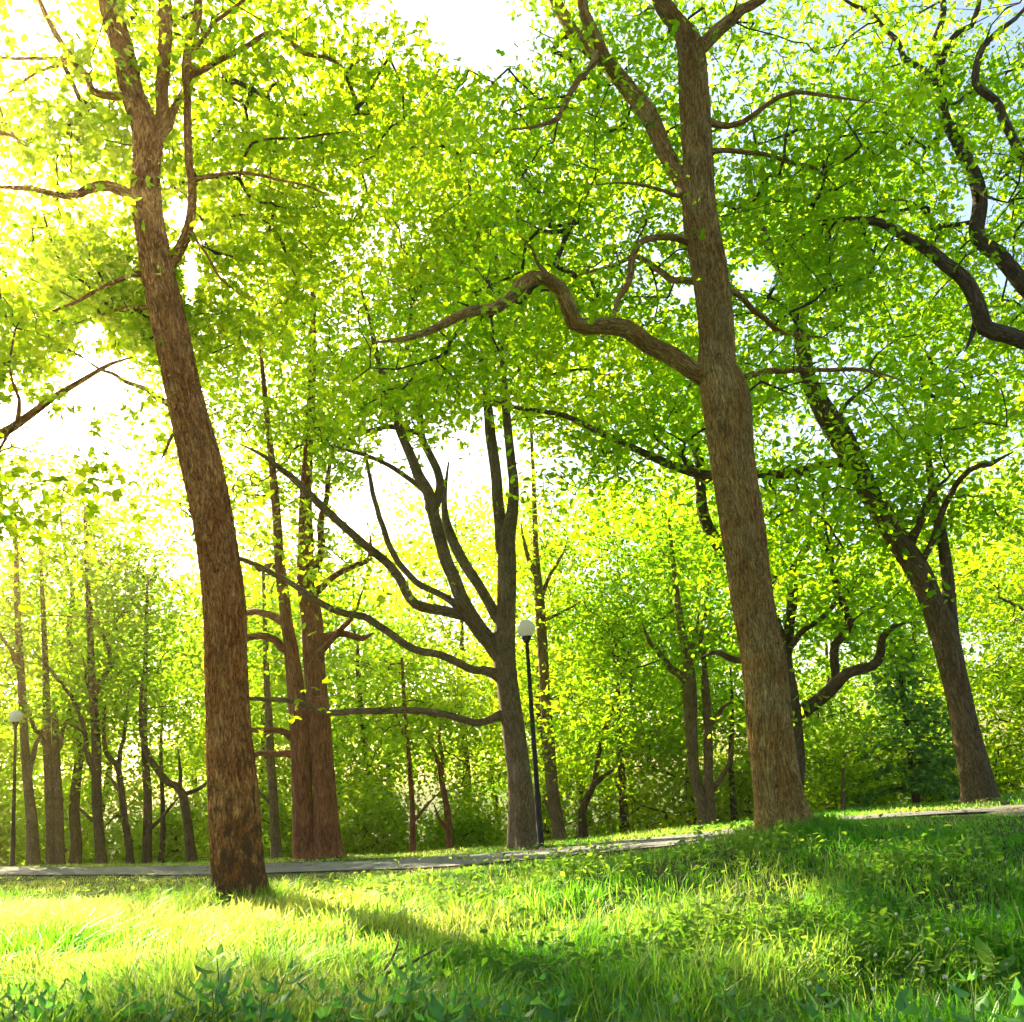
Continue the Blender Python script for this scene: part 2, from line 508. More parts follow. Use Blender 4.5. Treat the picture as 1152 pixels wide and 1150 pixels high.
# ------------------------------------------------------------------ traced trunks and limbs
def trace(pts, D, dd=0.0, lift=None):
    """pts: (px, py, half width px) -> rows x y z r; depth drifts by dd metres along the limb"""
    L = np.concatenate([[0], np.cumsum([math.hypot(b[0] - a[0], b[1] - a[1]) for a, b in zip(pts, pts[1:])])])
    out = []
    for (px, py, hw), s in zip(pts, L / max(L[-1], 1)):
        d = D + dd * s
        p = at(px, py, d)
        out.append([*p, hw * d / F_PX])
    return np.array(out)


def make_trunk(root, pts, D, mat, sides=28, step=.12, wob=.05, flare=.0, seed=0, name='trunk', dd=0.0, sink=.35, ridges=0.0):
    rows = trace(pts, D, dd)
    if sink:
        b = rows[0].copy(); b[2] -= sink; rows = np.vstack([b, rows])
    Q = catmull(rows, step)
    V, F, K = tube(Q[:, :3], Q[:, 3], sides, wob, flare, seed, ridges)
    mesh_obj(name, V - np.array(root.location), F, mat, root, True, vattr={'bark': K})
    return Q


def make_limb(root, pts, D, mat, skel, dd=0.0, sides=14, step=.14, seed=0, join=True):
    rows = trace(pts, D, dd)
    if join and skel is not None:
        d = np.linalg.norm(skel[:, :3] - rows[0, :3], axis=1)
        j = int(np.argmin(d))
        b = np.array([*skel[j, :3], rows[0, 3] * 1.15])
        if d[j] > .04:
            # shift the limb so that its foot lies on the trunk's own depth
            rows = np.vstack([b, rows]); rows[1, 3] *= 1.2
    rows[-1, 3] *= .4
    Q = catmull(rows, step)
    gj = np.random.default_rng(seed + 900); m = len(Q); jit = np.zeros((m, 3)); sl = np.arange(m) * step
    for fq in (3.1, 6.7, 12.0):
        jit += gj.normal(0, 1, 3) * np.sin(sl[:, None] * fq * gj.uniform(.7, 1.3, 3) + gj.uniform(0, 6.28, 3)) / fq
    Q[:, :3] += jit * np.minimum(Q[:, 3:4] * 1.1, .05) * np.clip(sl / .4, 0, 1)[:, None] * (.5 if pts[0][2] > 6.4 else 1.6)
    V, F, K = tube(Q[:, :3], Q[:, 3], sides, .12, 0, seed)
    K[:, 2] += 9.0
    mesh_obj('branch', V - np.array(root.location), F, mat, root, True, vattr={'bark': K})
    return Q


def E(px, py, D, rx, ry, rz, n):
    """crown volume: centre at a pixel and depth, radii rx, ry in pixels at that depth, rz metres in depth"""
    return (at(px, py, D), (rx * D / F_PX, rz, ry * D / F_PX), n)


def base_loc(px, py, D):
    p = at(px, py, D); return (p[0], p[1], float(ground(p[0], p[1])))


def tree(name, label, D, trunk, limbs, ells, bark, leaf, shape, size, per, seed, sides=28, wob=.05, flare=0.0, second=None, group=None, ridges=0.0, tstep=.12, **kw):
    g = np.random.default_rng(seed)
    root = empty(name, base_loc(trunk[0][0], trunk[0][1], D), label, 'tree', group)
    Q = make_trunk(root, trunk, D, M[bark], sides, tstep, wob, flare, seed, ridges=ridges)
    skel = [Q[Q[:, 2] > Q[0, 2] + kw.pop('bare', 3.0)]]
    full = Q
    if second is not None:
        Q2 = make_trunk(root, second, D, M[bark], sides, tstep, wob, flare * .7, seed + 50)
        skel.append(Q2[len(Q2) // 2:]); full = np.vstack([full, Q2])
    for i, (pts, dd) in enumerate(limbs):
        ql = make_limb(root, pts, D, M[bark], full, dd, seed=seed * 31 + i, sides=max(8, min(18, int(pts[0][2] * 2.2))))
        full = np.vstack([full, ql]); skel.append(ql[len(ql) // 4:])
    S = np.vstack(skel)[::2, :3]
    if ells:
        make_crown(root, S, ells, g, None, shape, size, per, M[leaf], twig_mat=M['twig'], yfront=D + kw.pop('yoff', -.3), **kw)
    return root


# --- 1 the foreground maple on the left
tree('maple_tree', 'stout leaning maple with reddish flaking bark and dark moss patches low on its trunk', 10.5,
     [(272, 1030, 28), (266, 976, 27), (262.5, 889, 26.5), (258, 820, 24), (254.5, 750, 23), (252, 676, 23.5), (241, 589, 22.4), (226, 519, 22.5), (208.5, 449, 20), (195, 380, 20), (180, 313, 19),
      (170, 261, 17.5), (164, 223, 17.5), (165, 185, 15), (166, 155, 17), (160, 132, 15), (149, 105, 13.5), (143, 76, 13), (135, 45, 13), (126, 15, 13), (118, -40, 12), (105, -130, 9), (90, -230, 5)],
     [([(172, 150, 9), (181, 129, 8.5), (183, 90, 8), (184, 35, 8), (186, 0, 7.5), (190, -70, 6), (188, -180, 3)], 1.2),
      ([(185, 302, 7.5), (196, 290, 7), (208, 265, 6.5), (214, 240, 5.6), (216, 209, 5.2), (212, 157, 5), (210, 104, 4.6), (211, 65, 5), (221, 21, 5), (224, -30, 4), (230, -140, 2)], .8),
      ([(176, 160, 6), (190, 142, 5), (198, 118, 4.5), (208, 96, 4)], .5),
      ([(160, 226, 8), (145, 219, 7), (122, 210, 6.2), (101, 213, 5.8), (77, 220, 4.5), (35, 212, 3.2), (0, 211, 2.4), (-50, 195, 1.6)], -1.2),
      ([(146, 112, 6), (136, 112, 5), (118, 113, 4.6), (104, 104, 4.6), (99, 83, 4.2), (82, 64, 4), (59, 31, 3.6), (43, 0, 3.2), (25, -60, 2)], -.8),
      ([(80, 66, 2.6), (60, 66, 2.2), (30, 66, 2), (0, 65, 1.8), (-60, 60, 1)], -1.0),
      ([(78, 70, 2.2), (50, 78, 2), (20, 98, 1.6), (0, 110, 1.2)], -.5),
      ([(212, 86, 4), (235, 72, 3.6), (257, 63, 3.4), (289, 45, 3.2), (313, 38, 3), (341, 59, 2.6), (369, 64, 2), (393, 83, 1.4)], 1.0),
      ([(212, 70, 3), (225, 48, 2.6), (243, 24, 2.4), (275, 0, 2), (300, -30, 1.4)], .6),
      ([(218, 203, 3), (228, 200, 2.6), (243, 198, 2.2), (278, 196, 2), (334, 206, 1.6), (380, 225, 1)], -1.5),
      ([(164, 308, 4), (150, 309, 3.4), (139, 313, 2.8), (118, 322, 2.4), (97, 334, 2), (60, 350, 1.5), (35, 358, 1)], -1.0),
      ([(215, 262, 2), (225, 275, 1.6), (240, 300, 1.4), (255, 320, 1.2), (285, 340, .8)], -1.0),
      ([(205, 482, 2.2), (193, 490, 2), (186, 505, 1.8), (180, 520, 1.2)], -.4),
      ([(172, 345, 2.6), (150, 346, 2), (120, 352, 1.5), (80, 366, 1)], .8)],
     [E(60, 50, 10, 190, 110, 2.4, 190), E(260, 60, 11.2, 180, 120, 2.6, 150), E(50, 230, 10, 150, 110, 2.2, 130), E(310, 200, 12, 150, 110, 2.2, 80), E(60, 330, 10.5, 120, 60, 1.8, 70), E(230, 330, 12, 120, 80, 1.6, 60),
      E(150, -120, 11, 260, 140, 3, 170), E(400, 50, 11.6, 60, 60, 1.6, 40), E(190, 170, 9.3, 90, 50, .7, 40)],
     'bark_maple', 'maple', MAPLE, .122, 35, 11, front=.10, yoff=.15, spread=(.34, .10), sides=180, wob=.06, flare=.13, ridges=.017, tstep=.03, rcap=.045)

# --- 2 the foreground oak right of the middle
tree('oak_tree', 'thick grey brown oak nearest the path, straight furrowed trunk and a crooked low limb', 9.5,
     [(884, 940, 31.5), (879, 915, 28.8), (874, 889, 26.7), (866, 830, 25.8), (860, 750, 24.8), (848, 676, 24.1), (836, 589, 24.8), (824, 519, 24.8), (815.5, 449, 27.1), (806, 415, 22.5), (806, 380, 19.8), (800, 313, 20.1), (788, 243, 19.3),
      (785, 174, 17.5), (780, 104, 17.0), (775.5, 52, 15.2), (764, 30, 10.1), (752, 15, 10.1), (741, -5, 9.2), (728, -60, 8.3), (715, -150, 5.5)],
     [([(778, 222, 11), (768, 206, 10.5), (749, 174, 10), (728, 129, 10.5), (707, 101, 10), (686, 73, 9.6), (665, 56, 9), (644, 35, 8.4), (623, 0, 8), (600, -50, 7), (570, -130, 4)], 1.0),
      ([(680, 66, 7), (674, 48, 7), (658, 17, 6.5), (655, 0, 6), (650, -60, 5), (655, -130, 3)], -.6),
      ([(672, 64, 4.5), (669, 74, 4.2), (651, 90, 4), (636, 122, 3.6), (625, 135, 3), (603, 143, 2.2), (575, 146, 1.4)], -.8),
      ([(782, 56, 10), (790, 52, 9), (802, 40, 8.5), (815, 28, 8), (835, 10, 6.5), (856, 0, 6), (900, -40, 4.5), (950, -90, 3)], .4),
      ([(792, 424, 11), (778, 418, 10), (754, 401, 10), (728, 387, 9.5), (703, 370, 9.5), (669, 366, 9), (646, 364, 9.5), (639, 346, 9.5), (630, 323, 9), (613, 311, 9), (598, 311, 8.8), (578, 329, 7.8), (560, 344, 6.5),
        (526, 351, 5.5), (495, 365, 4.2), (460, 380, 3), (420, 385, 2)], -1.5),
      ([(774, 272, 5.5), (764, 270, 5), (738, 267, 4.2), (716, 272, 4), (711, 285, 4), (710, 318, 3.8), (696, 340, 3.4), (691, 357, 2.6)], -.6),
      ([(790, 320, 5), (780, 318, 4.4), (759, 315, 4), (738, 299, 3.6), (717, 289, 3), (679, 303, 2), (640, 312, 1.2)], 1.2),
      ([(800, 137, 4), (820, 136, 3.6), (835, 133, 3.4), (860, 118, 3), (891, 108, 2.6), (954, 110, 1.6), (1000, 118, 1)], -.9),
      ([(798, 172, 3.6), (812, 170, 3), (832, 169, 2.8), (870, 176, 2.5), (915, 191, 2.1), (943, 212, 1.4)], .8),
      ([(826, 434, 5), (834, 428, 4), (848, 420, 3.6), (867, 415, 3.3), (919, 416, 2.6), (975, 418, 2), (1020, 430, 1.2)], -.8),
      ([(815, 325, 4.5), (822, 329, 4), (846, 348, 3.6), (870, 365, 3.3), (895, 376, 2.8), (930, 380, 1.5)], 1.6),
      ([(762, 220, 2.4), (740, 213, 2), (705, 206, 1.6), (665, 208, 1.2)], -1.2),
      ([(615, 308, 3), (605, 296, 2.2), (598, 280, 1.6), (580, 262, 1)], -.4)],
     [E(640, 40, 10, 140, 80, 2.2, 100), E(770, 40, 9.3, 160, 100, 2.0, 120), E(900, 120, 9.8, 150, 120, 2.2, 150), E(620, 220, 10.5, 130, 110, 2, 110), E(560, 350, 9.6, 100, 60, 1.3, 60), E(860, 330, 10.3, 100, 100, 1.6, 80),
      E(700, 300, 9.5, 90, 100, 1.5, 80), E(900, 420, 9.2, 120, 50, 1.2, 50), E(740, -120, 10, 300, 140, 2.8, 170), E(800, 215, 8.9, 70, 60, .5, 22), E(480, 385, 9.3, 90, 40, 1, 40)],
     'bark_oak', 'oak', OAKLOBE, .116, 38, 12, front=.04, yoff=.1, sides=200, wob=.055, flare=.12, ridges=.017, tstep=.03, rcap=.045, spread=(.28, .14))

# --- 3 the many-stemmed tree beside the lamp
tree('ash_tree', 'smooth many-stemmed tree beside the lamp post, with long low limbs reaching left', 16.5,
     [(592, 957, 16), (589, 930, 14.5), (586, 889, 13.2), (577, 820, 12.4), (569, 763, 12.4), (566, 728, 13), (569, 693, 11), (570, 641, 11), (570.5, 606, 9.5), (576, 577, 7.2), (578, 547, 6), (575, 519, 5.5), (570, 467, 5), (566, 420, 4), (560, 330, 3), (556, 240, 2)],
     [([(567, 622, 7.5), (563, 589, 6.6), (559, 547, 6.2), (554, 502, 6), (550, 463, 5.5), (545, 410, 4.5), (538, 330, 3.2), (530, 220, 2)], .8),
      ([(562, 735, 10), (552, 722, 9.5), (540, 709, 9), (526, 688, 8.5), (509, 648, 7.5), (495, 606, 7), (484, 561, 6.6), (467, 526, 6), (450, 484, 5), (440, 452, 4.5), (425, 400, 3.5), (405, 320, 2)], -1.4),
      ([(488, 570, 5.5), (493, 548, 5), (484, 509, 4.6), (474, 474, 4.4), (469, 453, 4), (462, 400, 3), (460, 300, 1.8)], .9),
      ([(567, 706, 7), (556, 690, 6.5), (543, 669, 6), (522, 634, 5.5), (506, 598, 5), (500, 570, 3.5), (505, 520, 2.5)], 1.5),
      ([(536, 704, 7), (526, 695, 6.5), (502, 688, 6.3), (467, 679, 6), (449, 652, 5.6), (432, 630, 5.4), (408, 610, 5), (380, 587, 4.6), (350, 559, 4.2), (327, 536, 3.6), (300, 515, 2.5), (270, 500, 1.5)], -2.2),
      ([(520, 686, 4.5), (502, 674, 4), (474, 658, 3.8), (450, 637, 3.6), (432, 596, 3.2), (418, 547, 2.6), (410, 500, 2)], 1.0),
      ([(560, 760, 6), (546, 755, 5), (526, 749, 4.8), (502, 737, 4.6), (463, 731, 4.5), (432, 710, 4.3), (408, 693, 4.2), (379, 685, 4), (348, 669, 3.8), (323, 655, 3.4), (271, 630, 2.6), (240, 620, 1.6)], -1.6),
      ([(564, 804, 5.5), (552, 807, 4.6), (536, 812, 4.4), (502, 807, 4), (456, 800, 3.8), (404, 797, 3.6), (369, 802, 3.2), (323, 790, 2.8), (282, 785, 2), (250, 780, 1.2)], -2.0),
      ([(484, 562, 3), (462, 540, 3), (430, 520, 2.6), (400, 508, 2.2), (370, 500, 1.4)], -.6),
      ([(440, 480, 3), (420, 484, 2.6), (400, 490, 2.2), (380, 505, 1.5)], .6)],
     [E(520, 330, 17, 170, 140, 3, 170), E(560, 200, 17, 150, 110, 3, 130), E(400, 440, 15.8, 90, 60, 2, 55), E(650, 420, 17, 110, 90, 2.4, 90), E(450, 240, 17, 120, 110, 3, 95), E(350, 640, 15, 80, 60, 1.2, 26), E(330, 790, 14.6, 60, 30, .8, 16), E(500, 140, 17, 120, 70, 2.5, 90),
      E(500, 450, 16, 80, 40, 1.5, 40), E(300, 560, 14.5, 60, 60, 1, 22)],
     'bark_ash', 'maple', MAPLE, .15, 32, 13, front=.3, sides=40, wob=.04, flare=.3, rcap=.035, spread=(.5, .2), bare=4.0)

# --- 4 the double red-brown trunk behind the maple
tree('twin_trunk_oak', 'broad red brown oak, its trunk two stems grown together, past the path', 20.0,
     [(370, 967, 15), (368, 950, 13.2), (364, 880, 12.6), (359, 812, 12.2), (354.5, 764, 12), (351, 700, 12), (344, 655, 10), (344, 612, 9), (344, 575, 7.5), (346, 520, 6), (350, 450, 5), (352, 340, 3.5), (350, 230, 2)],
     [([(330, 752, 8), (327, 728, 7.5), (322, 700, 6.5), (318, 660, 6), (314, 620, 5.6), (312, 580, 5), (306, 520, 4), (296, 420, 2.6), (290, 330, 1.6)], -.6),
      ([(352, 668, 4.5), (362, 660, 4), (376, 648, 3.6), (400, 637, 3.2), (416, 628, 2.6), (416, 600, 1.6)], -.8),
      ([(356, 718, 5), (368, 716, 4.4), (385, 712, 4), (408, 718, 3.4), (420, 712, 2)], -.8),
      ([(346, 746, 4.5), (357, 736, 4), (372, 720, 3.6), (388, 704, 3), (398, 690, 2.2), (410, 660, 1.4)], -1.2),
      ([(330, 832, 4.5), (322, 826, 4), (308, 822, 3.6), (284, 822, 3), (262, 830, 2)], -1.0),
      ([(330, 850, 4), (318, 848, 3.4), (300, 846, 3.2), (284, 851, 2.8), (262, 862, 2)], .6),
      ([(320, 700, 4.5), (300, 690, 4.2), (276, 690, 3.6), (250, 684, 2.4)], .8),
      ([(320, 730, 4.5), (300, 716, 4.2), (276, 718, 3.6), (250, 722, 2.4)], -.8),
      ([(350, 650, 5), (358, 630, 4.6), (361, 600, 4.2), (366, 560, 3.2), (380, 480, 2)], .8),
      ([(314, 640, 3.6), (305, 635, 3.2), (292, 640, 2.5), (280, 632, 1.6)], -1)],
     [E(330, 430, 20.3, 180, 140, 3, 230), E(290, 270, 20.3, 190, 130, 3, 130), E(270, 520, 19.8, 90, 70, 2.4, 90), E(440, 380, 20.3, 90, 90, 2, 60), E(390, 640, 20.3, 70, 50, 2, 36), E(340, 520, 20.3, 80, 50, 2, 60), E(270, 600, 19.3, 90, 80, 2, 55), E(390, 600, 19.5, 60, 50, 1.5, 18), E(150, 560, 20.8, 110, 110, 2.5, 70)],
     'bark_red', 'wood_yellow', OAK, .165, 38, 14, sides=44, wob=.06, flare=.25,
     second=[(344.5, 968, 13.5), (342.5, 950, 12.4), (339.5, 880, 11.6), (336, 812, 11), (331, 760, 9), (328, 735, 8)], rcap=.035, spread=(.5, .22), bare=4.5, yoff=.3, pk=.6)

# --- 5 leaning oak beyond the path on the right
tree('leaning_oak', 'dark leaning oak beyond the path, mossy foot, a second stem rising from its side', 15.0,
     [(1102, 907, 19), (1100, 890, 16.5), (1094, 860, 15.5), (1086, 820, 14), (1076, 770, 13.8), (1062, 710, 14.8), (1049, 676, 13), (1034, 641, 13.8), (1010, 606, 12.5), (995, 580, 12), (979, 555, 12), (957, 512, 13), (946, 491, 14), (926, 460, 12),
      (909, 425, 9), (902, 382, 8), (897, 348, 7.5), (884, 312, 7), (868, 285, 6), (852, 240, 4.5), (838, 180, 3)],
     [([(1074, 745, 8), (1071, 712, 8), (1067, 658, 7), (1060, 606, 6), (1053, 572, 5), (1045, 520, 3.6), (1040, 450, 2)], .8),
      ([(972, 533, 6.5), (955, 523, 5.5), (937, 521, 5.2), (919, 524, 5), (891, 532, 4.8), (849, 534, 4.6), (800, 534, 5), (780, 531, 5), (745, 519, 4.6), (703, 500, 4), (658, 479, 3.4), (630, 467, 3), (578, 458, 2.2), (554, 450, 1.5)], 1.0),
      ([(1024, 612, 6), (1030, 596, 5), (1036, 580, 4), (1048, 555, 3), (1075, 530, 2)], -1.0),
      ([(940, 474, 3), (952, 455, 2.6), (970, 440, 2), (990, 425, 1.5)], -.8),
      ([(1034, 640, 4), (1070, 560, 3.4), (1090, 530, 3.2), (1112, 520, 3), (1140, 508, 2)], -1.2)],
     [E(880, 320, 15.5, 120, 100, 2.6, 90), E(1000, 450, 14.6, 140, 100, 2.4, 170), E(1090, 520, 14.5, 120, 90, 2.4, 120), E(890, 580, 14.4, 90, 50, 1.6, 45), E(690, 500, 15.2, 110, 45, 1.6, 50), E(985, 590, 14, 90, 45, 1.2, 50), E(1090, 360, 15, 130, 90, 2.4, 110), E(930, 230, 15.5, 130, 90, 2.4, 100),
      E(800, 440, 15.5, 80, 70, 1.8, 40)],
     'bark_mossy', 'oak', OAK, .15, 34, 15, front=.2, sides=40, wob=.05, flare=.2, rcap=.035, spread=(.44, .2), bare=4.0)

# --- 6 oak that stands off to the right and reaches in with three limbs
tree('reaching_oak', 'oak whose dark crooked limbs reach in over the upper right corner', 11.0,
     [(1330, 930, 34), (1322, 850, 30), (1310, 740, 28), (1300, 640, 27), (1290, 540, 26), (1285, 470, 22), (1290, 400, 18), (1300, 320, 16), (1310, 220, 13), (1320, 100, 9), (1330, -60, 5)],
     [([(1285, 480, 14), (1240, 440, 12), (1195, 402, 11), (1152, 385, 10.5), (1131, 377, 10), (1108, 369, 10), (1101, 345, 9), (1089, 317, 8.4), (1065, 296, 8), (1041, 278, 7), (1009, 261, 5.5), (988, 250, 4.4), (955, 247, 3.4), (920, 248, 2)], -.4),
      ([(1284, 440, 13), (1230, 380, 11), (1180, 344, 10), (1152, 322, 9.5), (1128, 292, 9), (1103, 272, 9), (1096, 257, 8.4), (1100, 223, 8), (1095, 198, 7.6), (1079, 167, 7), (1060, 129, 6), (1058, 90, 5.5), (1055, 66, 5), (1049, 52, 4.4), (1058, 28, 4), (1061, 0, 3.6), (1050, -60, 2.5)], .6),
      ([(1056, 74, 4), (1064, 55, 3.6), (1078, 38, 3.4), (1094, 31, 3.2), (1100, 0, 2.8), (1112, -50, 1.8)], -.4),
      ([(1058, 100, 4), (1044, 83, 3.8), (1018, 64, 3.5), (1009, 45, 3.2), (982, 17, 2.6), (961, 7, 2), (935, -10, 1.2)], .4),
      ([(1292, 380, 9), (1220, 250, 7), (1180, 205, 6), (1152, 176, 5.4), (1128, 134, 5), (1120, 114, 4.6), (1097, 95, 4.4), (1103, 60, 4), (1121, 36, 3.4), (1152, 10, 2.4), (1170, -30, 1.5)], -.6),
      ([(1101, 352, 4), (1092, 380, 2.5), (1085, 395, 1.5)], -.3),
      ([(1098, 210, 2.6), (1110, 222, 2), (1135, 228, 1.4)], -.3)],
     [E(1040, 70, 11, 140, 110, 2.2, 180), E(1140, 150, 11, 120, 120, 2.2, 140), E(990, 220, 11, 110, 70, 1.8, 80), E(1120, 330, 11.4, 100, 60, 1.8, 40), E(1260, 180, 11, 150, 200, 2.6, 130), E(1080, -120, 11, 260, 130, 2.6, 110), E(1020, 300, 10.8, 60, 40, 1, 22)],
     'bark_dark', 'oak', OAKLOBE, .116, 38, 16, front=.12, yoff=0, sides=32, wob=.05, flare=.25, rcap=.045, spread=(.30, .15), bare=5.0)

# --- 7 crooked oak half hidden behind the big oak
tree('crooked_oak', 'twisted oak half hidden behind the thick oak trunk, with snaking dark low limbs', 18.0,
     [(884, 925, 17), (886, 890, 15), (890, 850, 14), (889, 800, 12), (884, 760, 11), (872, 710, 10), (855, 665, 9), (835, 640, 8), (815, 622, 7.5), (800, 600, 7), (791, 577, 6.5), (788, 550, 6), (787, 519, 5.6), (776, 492, 5), (766, 472, 4.4), (752, 455, 3.6), (735, 420, 2.6), (720, 360, 1.6)],
     [([(892, 812, 8), (900, 802, 7.5), (919, 789, 7), (938, 772, 6.5), (952, 758, 6), (981, 749, 5.5), (990, 738, 5), (993, 718, 4), (1005, 705, 2.5), (1025, 700, 1.5)], -1.0),
      ([(936, 774, 5.5), (942, 762, 5.2), (940, 745, 5), (939, 726, 4.8), (954, 704, 4.6), (947, 676, 4.4), (940, 645, 4.2), (929, 616, 4), (915, 599, 3.6), (891, 578, 3), (874, 567, 2)], -.6),
      ([(880, 760, 7), (884, 735, 6), (888, 700, 5.6), (891, 672, 5.4), (891, 645, 5), (902, 625, 4.6), (917, 606, 4), (935, 585, 2.6), (940, 550, 1.6)], .6),
      ([(888, 730, 4), (900, 712, 3.6), (920, 700, 3), (938, 684, 2.4), (950, 660, 1.5)], -.8),
      ([(788, 540, 3.6), (775, 520, 3.2), (763, 511, 3), (742, 498, 2.6), (728, 482, 2), (715, 470, 1.2)], -.6),
      ([(872, 740, 5), (850, 738, 4.4), (828, 742, 4), (808, 734, 3), (790, 740, 1.8)], -.6),
      ([(860, 670, 4), (872, 640, 3.6), (866, 610, 3), (880, 580, 2)], .6)],
     [E(880, 640, 18, 110, 80, 2.2, 90), E(950, 720, 18, 80, 60, 1.8, 34), E(780, 520, 18.5, 110, 80, 2.2, 75), E(900, 800, 18.5, 60, 30, 1.4, 14), E(760, 400, 18.5, 110, 90, 2.2, 70), E(980, 650, 17.8, 80, 60, 1.6, 40)],
     'bark_dark', 'wood_green', OAK, .155, 36, 17, sides=30, wob=.06, flare=.2, rcap=.035, spread=(.48, .2), bare=3.5)

# --- 8 maple off to the left, only a limb shows
tree('side_maple', 'maple whose pale limb crosses the bright gap of sky at the left edge', 9.5,
     [(-330, 1040, 30), (-325, 950, 27), (-320, 820, 25), (-312, 700, 24), (-305, 600, 22), (-300, 500, 20), (-300, 380, 16), (-305, 250, 12), (-310, 100, 7)],
     [([(-303, 600, 11), (-220, 580, 9), (-120, 540, 7.5), (-50, 510, 6.5), (0, 488, 5.5), (40, 463, 4.6), (60, 448, 4), (98, 425, 3), (125, 409, 2.2), (150, 402, 1.2)], .8),
      ([(-300, 420, 9), (-200, 300, 7), (-120, 220, 5), (-60, 170, 4), (0, 150, 3), (30, 165, 2)], .4),
      ([(20, 474, 2.4), (22, 450, 2), (14, 430, 1.6), (10, 410, 1)], -.3)],
     [E(40, 420, 9.6, 70, 50, .9, 36), E(-40, 520, 9.4, 60, 40, 1, 26), E(-200, 250, 9.5, 110, 150, 2.2, 90), E(-250, 100, 9.5, 200, 170, 2.6, 120), E(-190, 560, 9.6, 110, 110, 1.6, 100)],
     'bark_maple', 'maple', MAPLE, .125, 28, 18, sides=28, wob=.05, flare=.25, rcap=.045, bare=4.5)

# ------------------------------------------------------------------ slimmer trees along the far side of the path
FR = 'slim trees in the row beyond the path'


def slim(name, label, D, trunk, limbs, ells, bark='bark_dark', leaf='wood_green', seed=0, second=None, size=.165, per=34, **kw):
    kw.setdefault('spread', (.6, .26))
    ells = [(c, r, int(n * 1.35)) for c, r, n in ells]
    return tree(name, label, D, trunk, limbs, ells, bark, leaf, OAK, size, per, seed, sides=16, wob=.06, flare=.15, second=second, group=FR, tstep=.25, clump=.7, pk=kw.pop('pk', .93), rcap=.045, maxlink=5.0, bare=kw.pop('bare', 2.6), **kw)


slim('slim_tree', 'pale brown tree just right of the lamp at the left edge', 25.5,
     [(37, 977, 7), (36, 930, 6), (31, 882, 5), (27, 823, 4.5), (23, 749, 4), (20, 690, 3.4), (18, 620, 2.6), (16, 560, 1.6)],
     [([(31, 870, 4), (40, 840, 2.6), (55, 810, 2), (70, 790, 1.4)], .8), ([(24, 760, 3), (10, 730, 2.2), (-5, 700, 1.5)], -.8)],
     [E(20, 640, 26, 70, 90, 2.6, 75), E(30, 770, 26, 60, 60, 2.2, 32), E(-30, 720, 26, 60, 90, 2.4, 50)], 'bark_ash', 'wood_yellow', 31)
slim('slim_tree', 'double trunk tree with a dark seam down its middle, near the left lamp', 26.0,
     [(59, 977, 5.5), (58, 930, 5), (56, 896, 4.8), (53, 837, 4.4), (52, 787, 3.8), (50, 720, 3), (46, 640, 2), (44, 580, 1.3)],
     [([(55, 850, 3), (42, 822, 2.4), (30, 790, 1.8), (22, 760, 1.2)], -.6), ([(62, 852, 3), (72, 820, 2.2), (80, 780, 1.4)], .6)],
     [E(70, 640, 26.5, 70, 90, 2.6, 65), E(60, 780, 26.5, 50, 50, 2, 26)], 'bark_ash', 'wood_green', 32,
     second=[(68, 977, 5), (67, 930, 4.6), (66, 896, 4.4), (63.5, 852, 4), (62, 800, 3)])
slim('slim_tree', 'tallest dark grey tree left of the maple, with a long arching side stem', 26.0,
     [(114, 977, 6.4), (112, 940, 5.6), (109, 896, 5.4), (108, 837, 5), (105, 793, 4.6), (103, 763, 4.2), (102, 720, 3.4), (98, 650, 2.6), (96, 570, 1.6)],
     [([(107, 872, 3.4), (102, 860, 3), (95, 825, 2.8), (83, 787, 2.4), (59, 757, 1.8), (40, 735, 1.2)], -.8), ([(96, 826, 2), (84, 818, 1.8), (72, 818, 1.4), (60, 808, 1)], -.3),
      ([(104, 790, 3), (98, 765, 2.6), (94, 740, 2)], .4), ([(107, 780, 3), (124, 745, 2.6), (118, 720, 2), (108, 690, 1.4)], .6), ([(110, 926, 1.8), (95, 915, 1.5), (80, 900, 1)], .3)],
     [E(100, 640, 26.5, 80, 90, 2.6, 85), E(110, 760, 26.5, 60, 50, 2.2, 40)], 'bark_dark', 'wood_green', 33)
slim('slim_tree', 'thin dark tree curving towards its taller grey neighbour left of the maple', 26.5,
     [(147, 977, 4.4), (145, 950, 3.8), (140, 920, 3.6), (136, 885, 3.4), (132, 862, 3), (121, 850, 2.6), (117, 832, 2.2), (118, 790, 1.6)],
     [([(136, 890, 2), (128, 880, 1.6), (118, 870, 1.2)], .4), ([(133, 866, 2.4), (140, 820, 2), (146, 770, 1.4)], .5), ([(141, 925, 1.6), (132, 918, 1.4), (112, 936, 1)], -.4)],
     [E(140, 740, 27, 60, 80, 2.4, 50)], 'bark_dark', 'wood_green', 34)
slim('slim_tree', 'upright dark tree midway between the tallest grey tree and the maple', 27.0,
     [(166, 977, 5.4), (166, 940, 5), (166, 896, 4.8), (163, 852, 4.2), (162, 800, 3.4), (164, 730, 2.4), (166, 650, 1.5)],
     [([(169, 932, 2.2), (180, 922, 2), (192, 908, 1.6), (204, 894, 1)], -.5)],
     [E(170, 690, 27.5, 70, 100, 2.6, 80)], 'bark_dark', 'wood_green', 35)
slim('slim_tree', 'very thin dark stem just left of the wide forking tree', 29,
     [(181, 976, 3), (183, 940, 2.8), (183, 900, 2.4), (181, 850, 2), (183, 790, 1.2)], [], [E(185, 760, 29.5, 50, 60, 2.2, 34)], 'bark_dark', 'wood_yellow', 36)
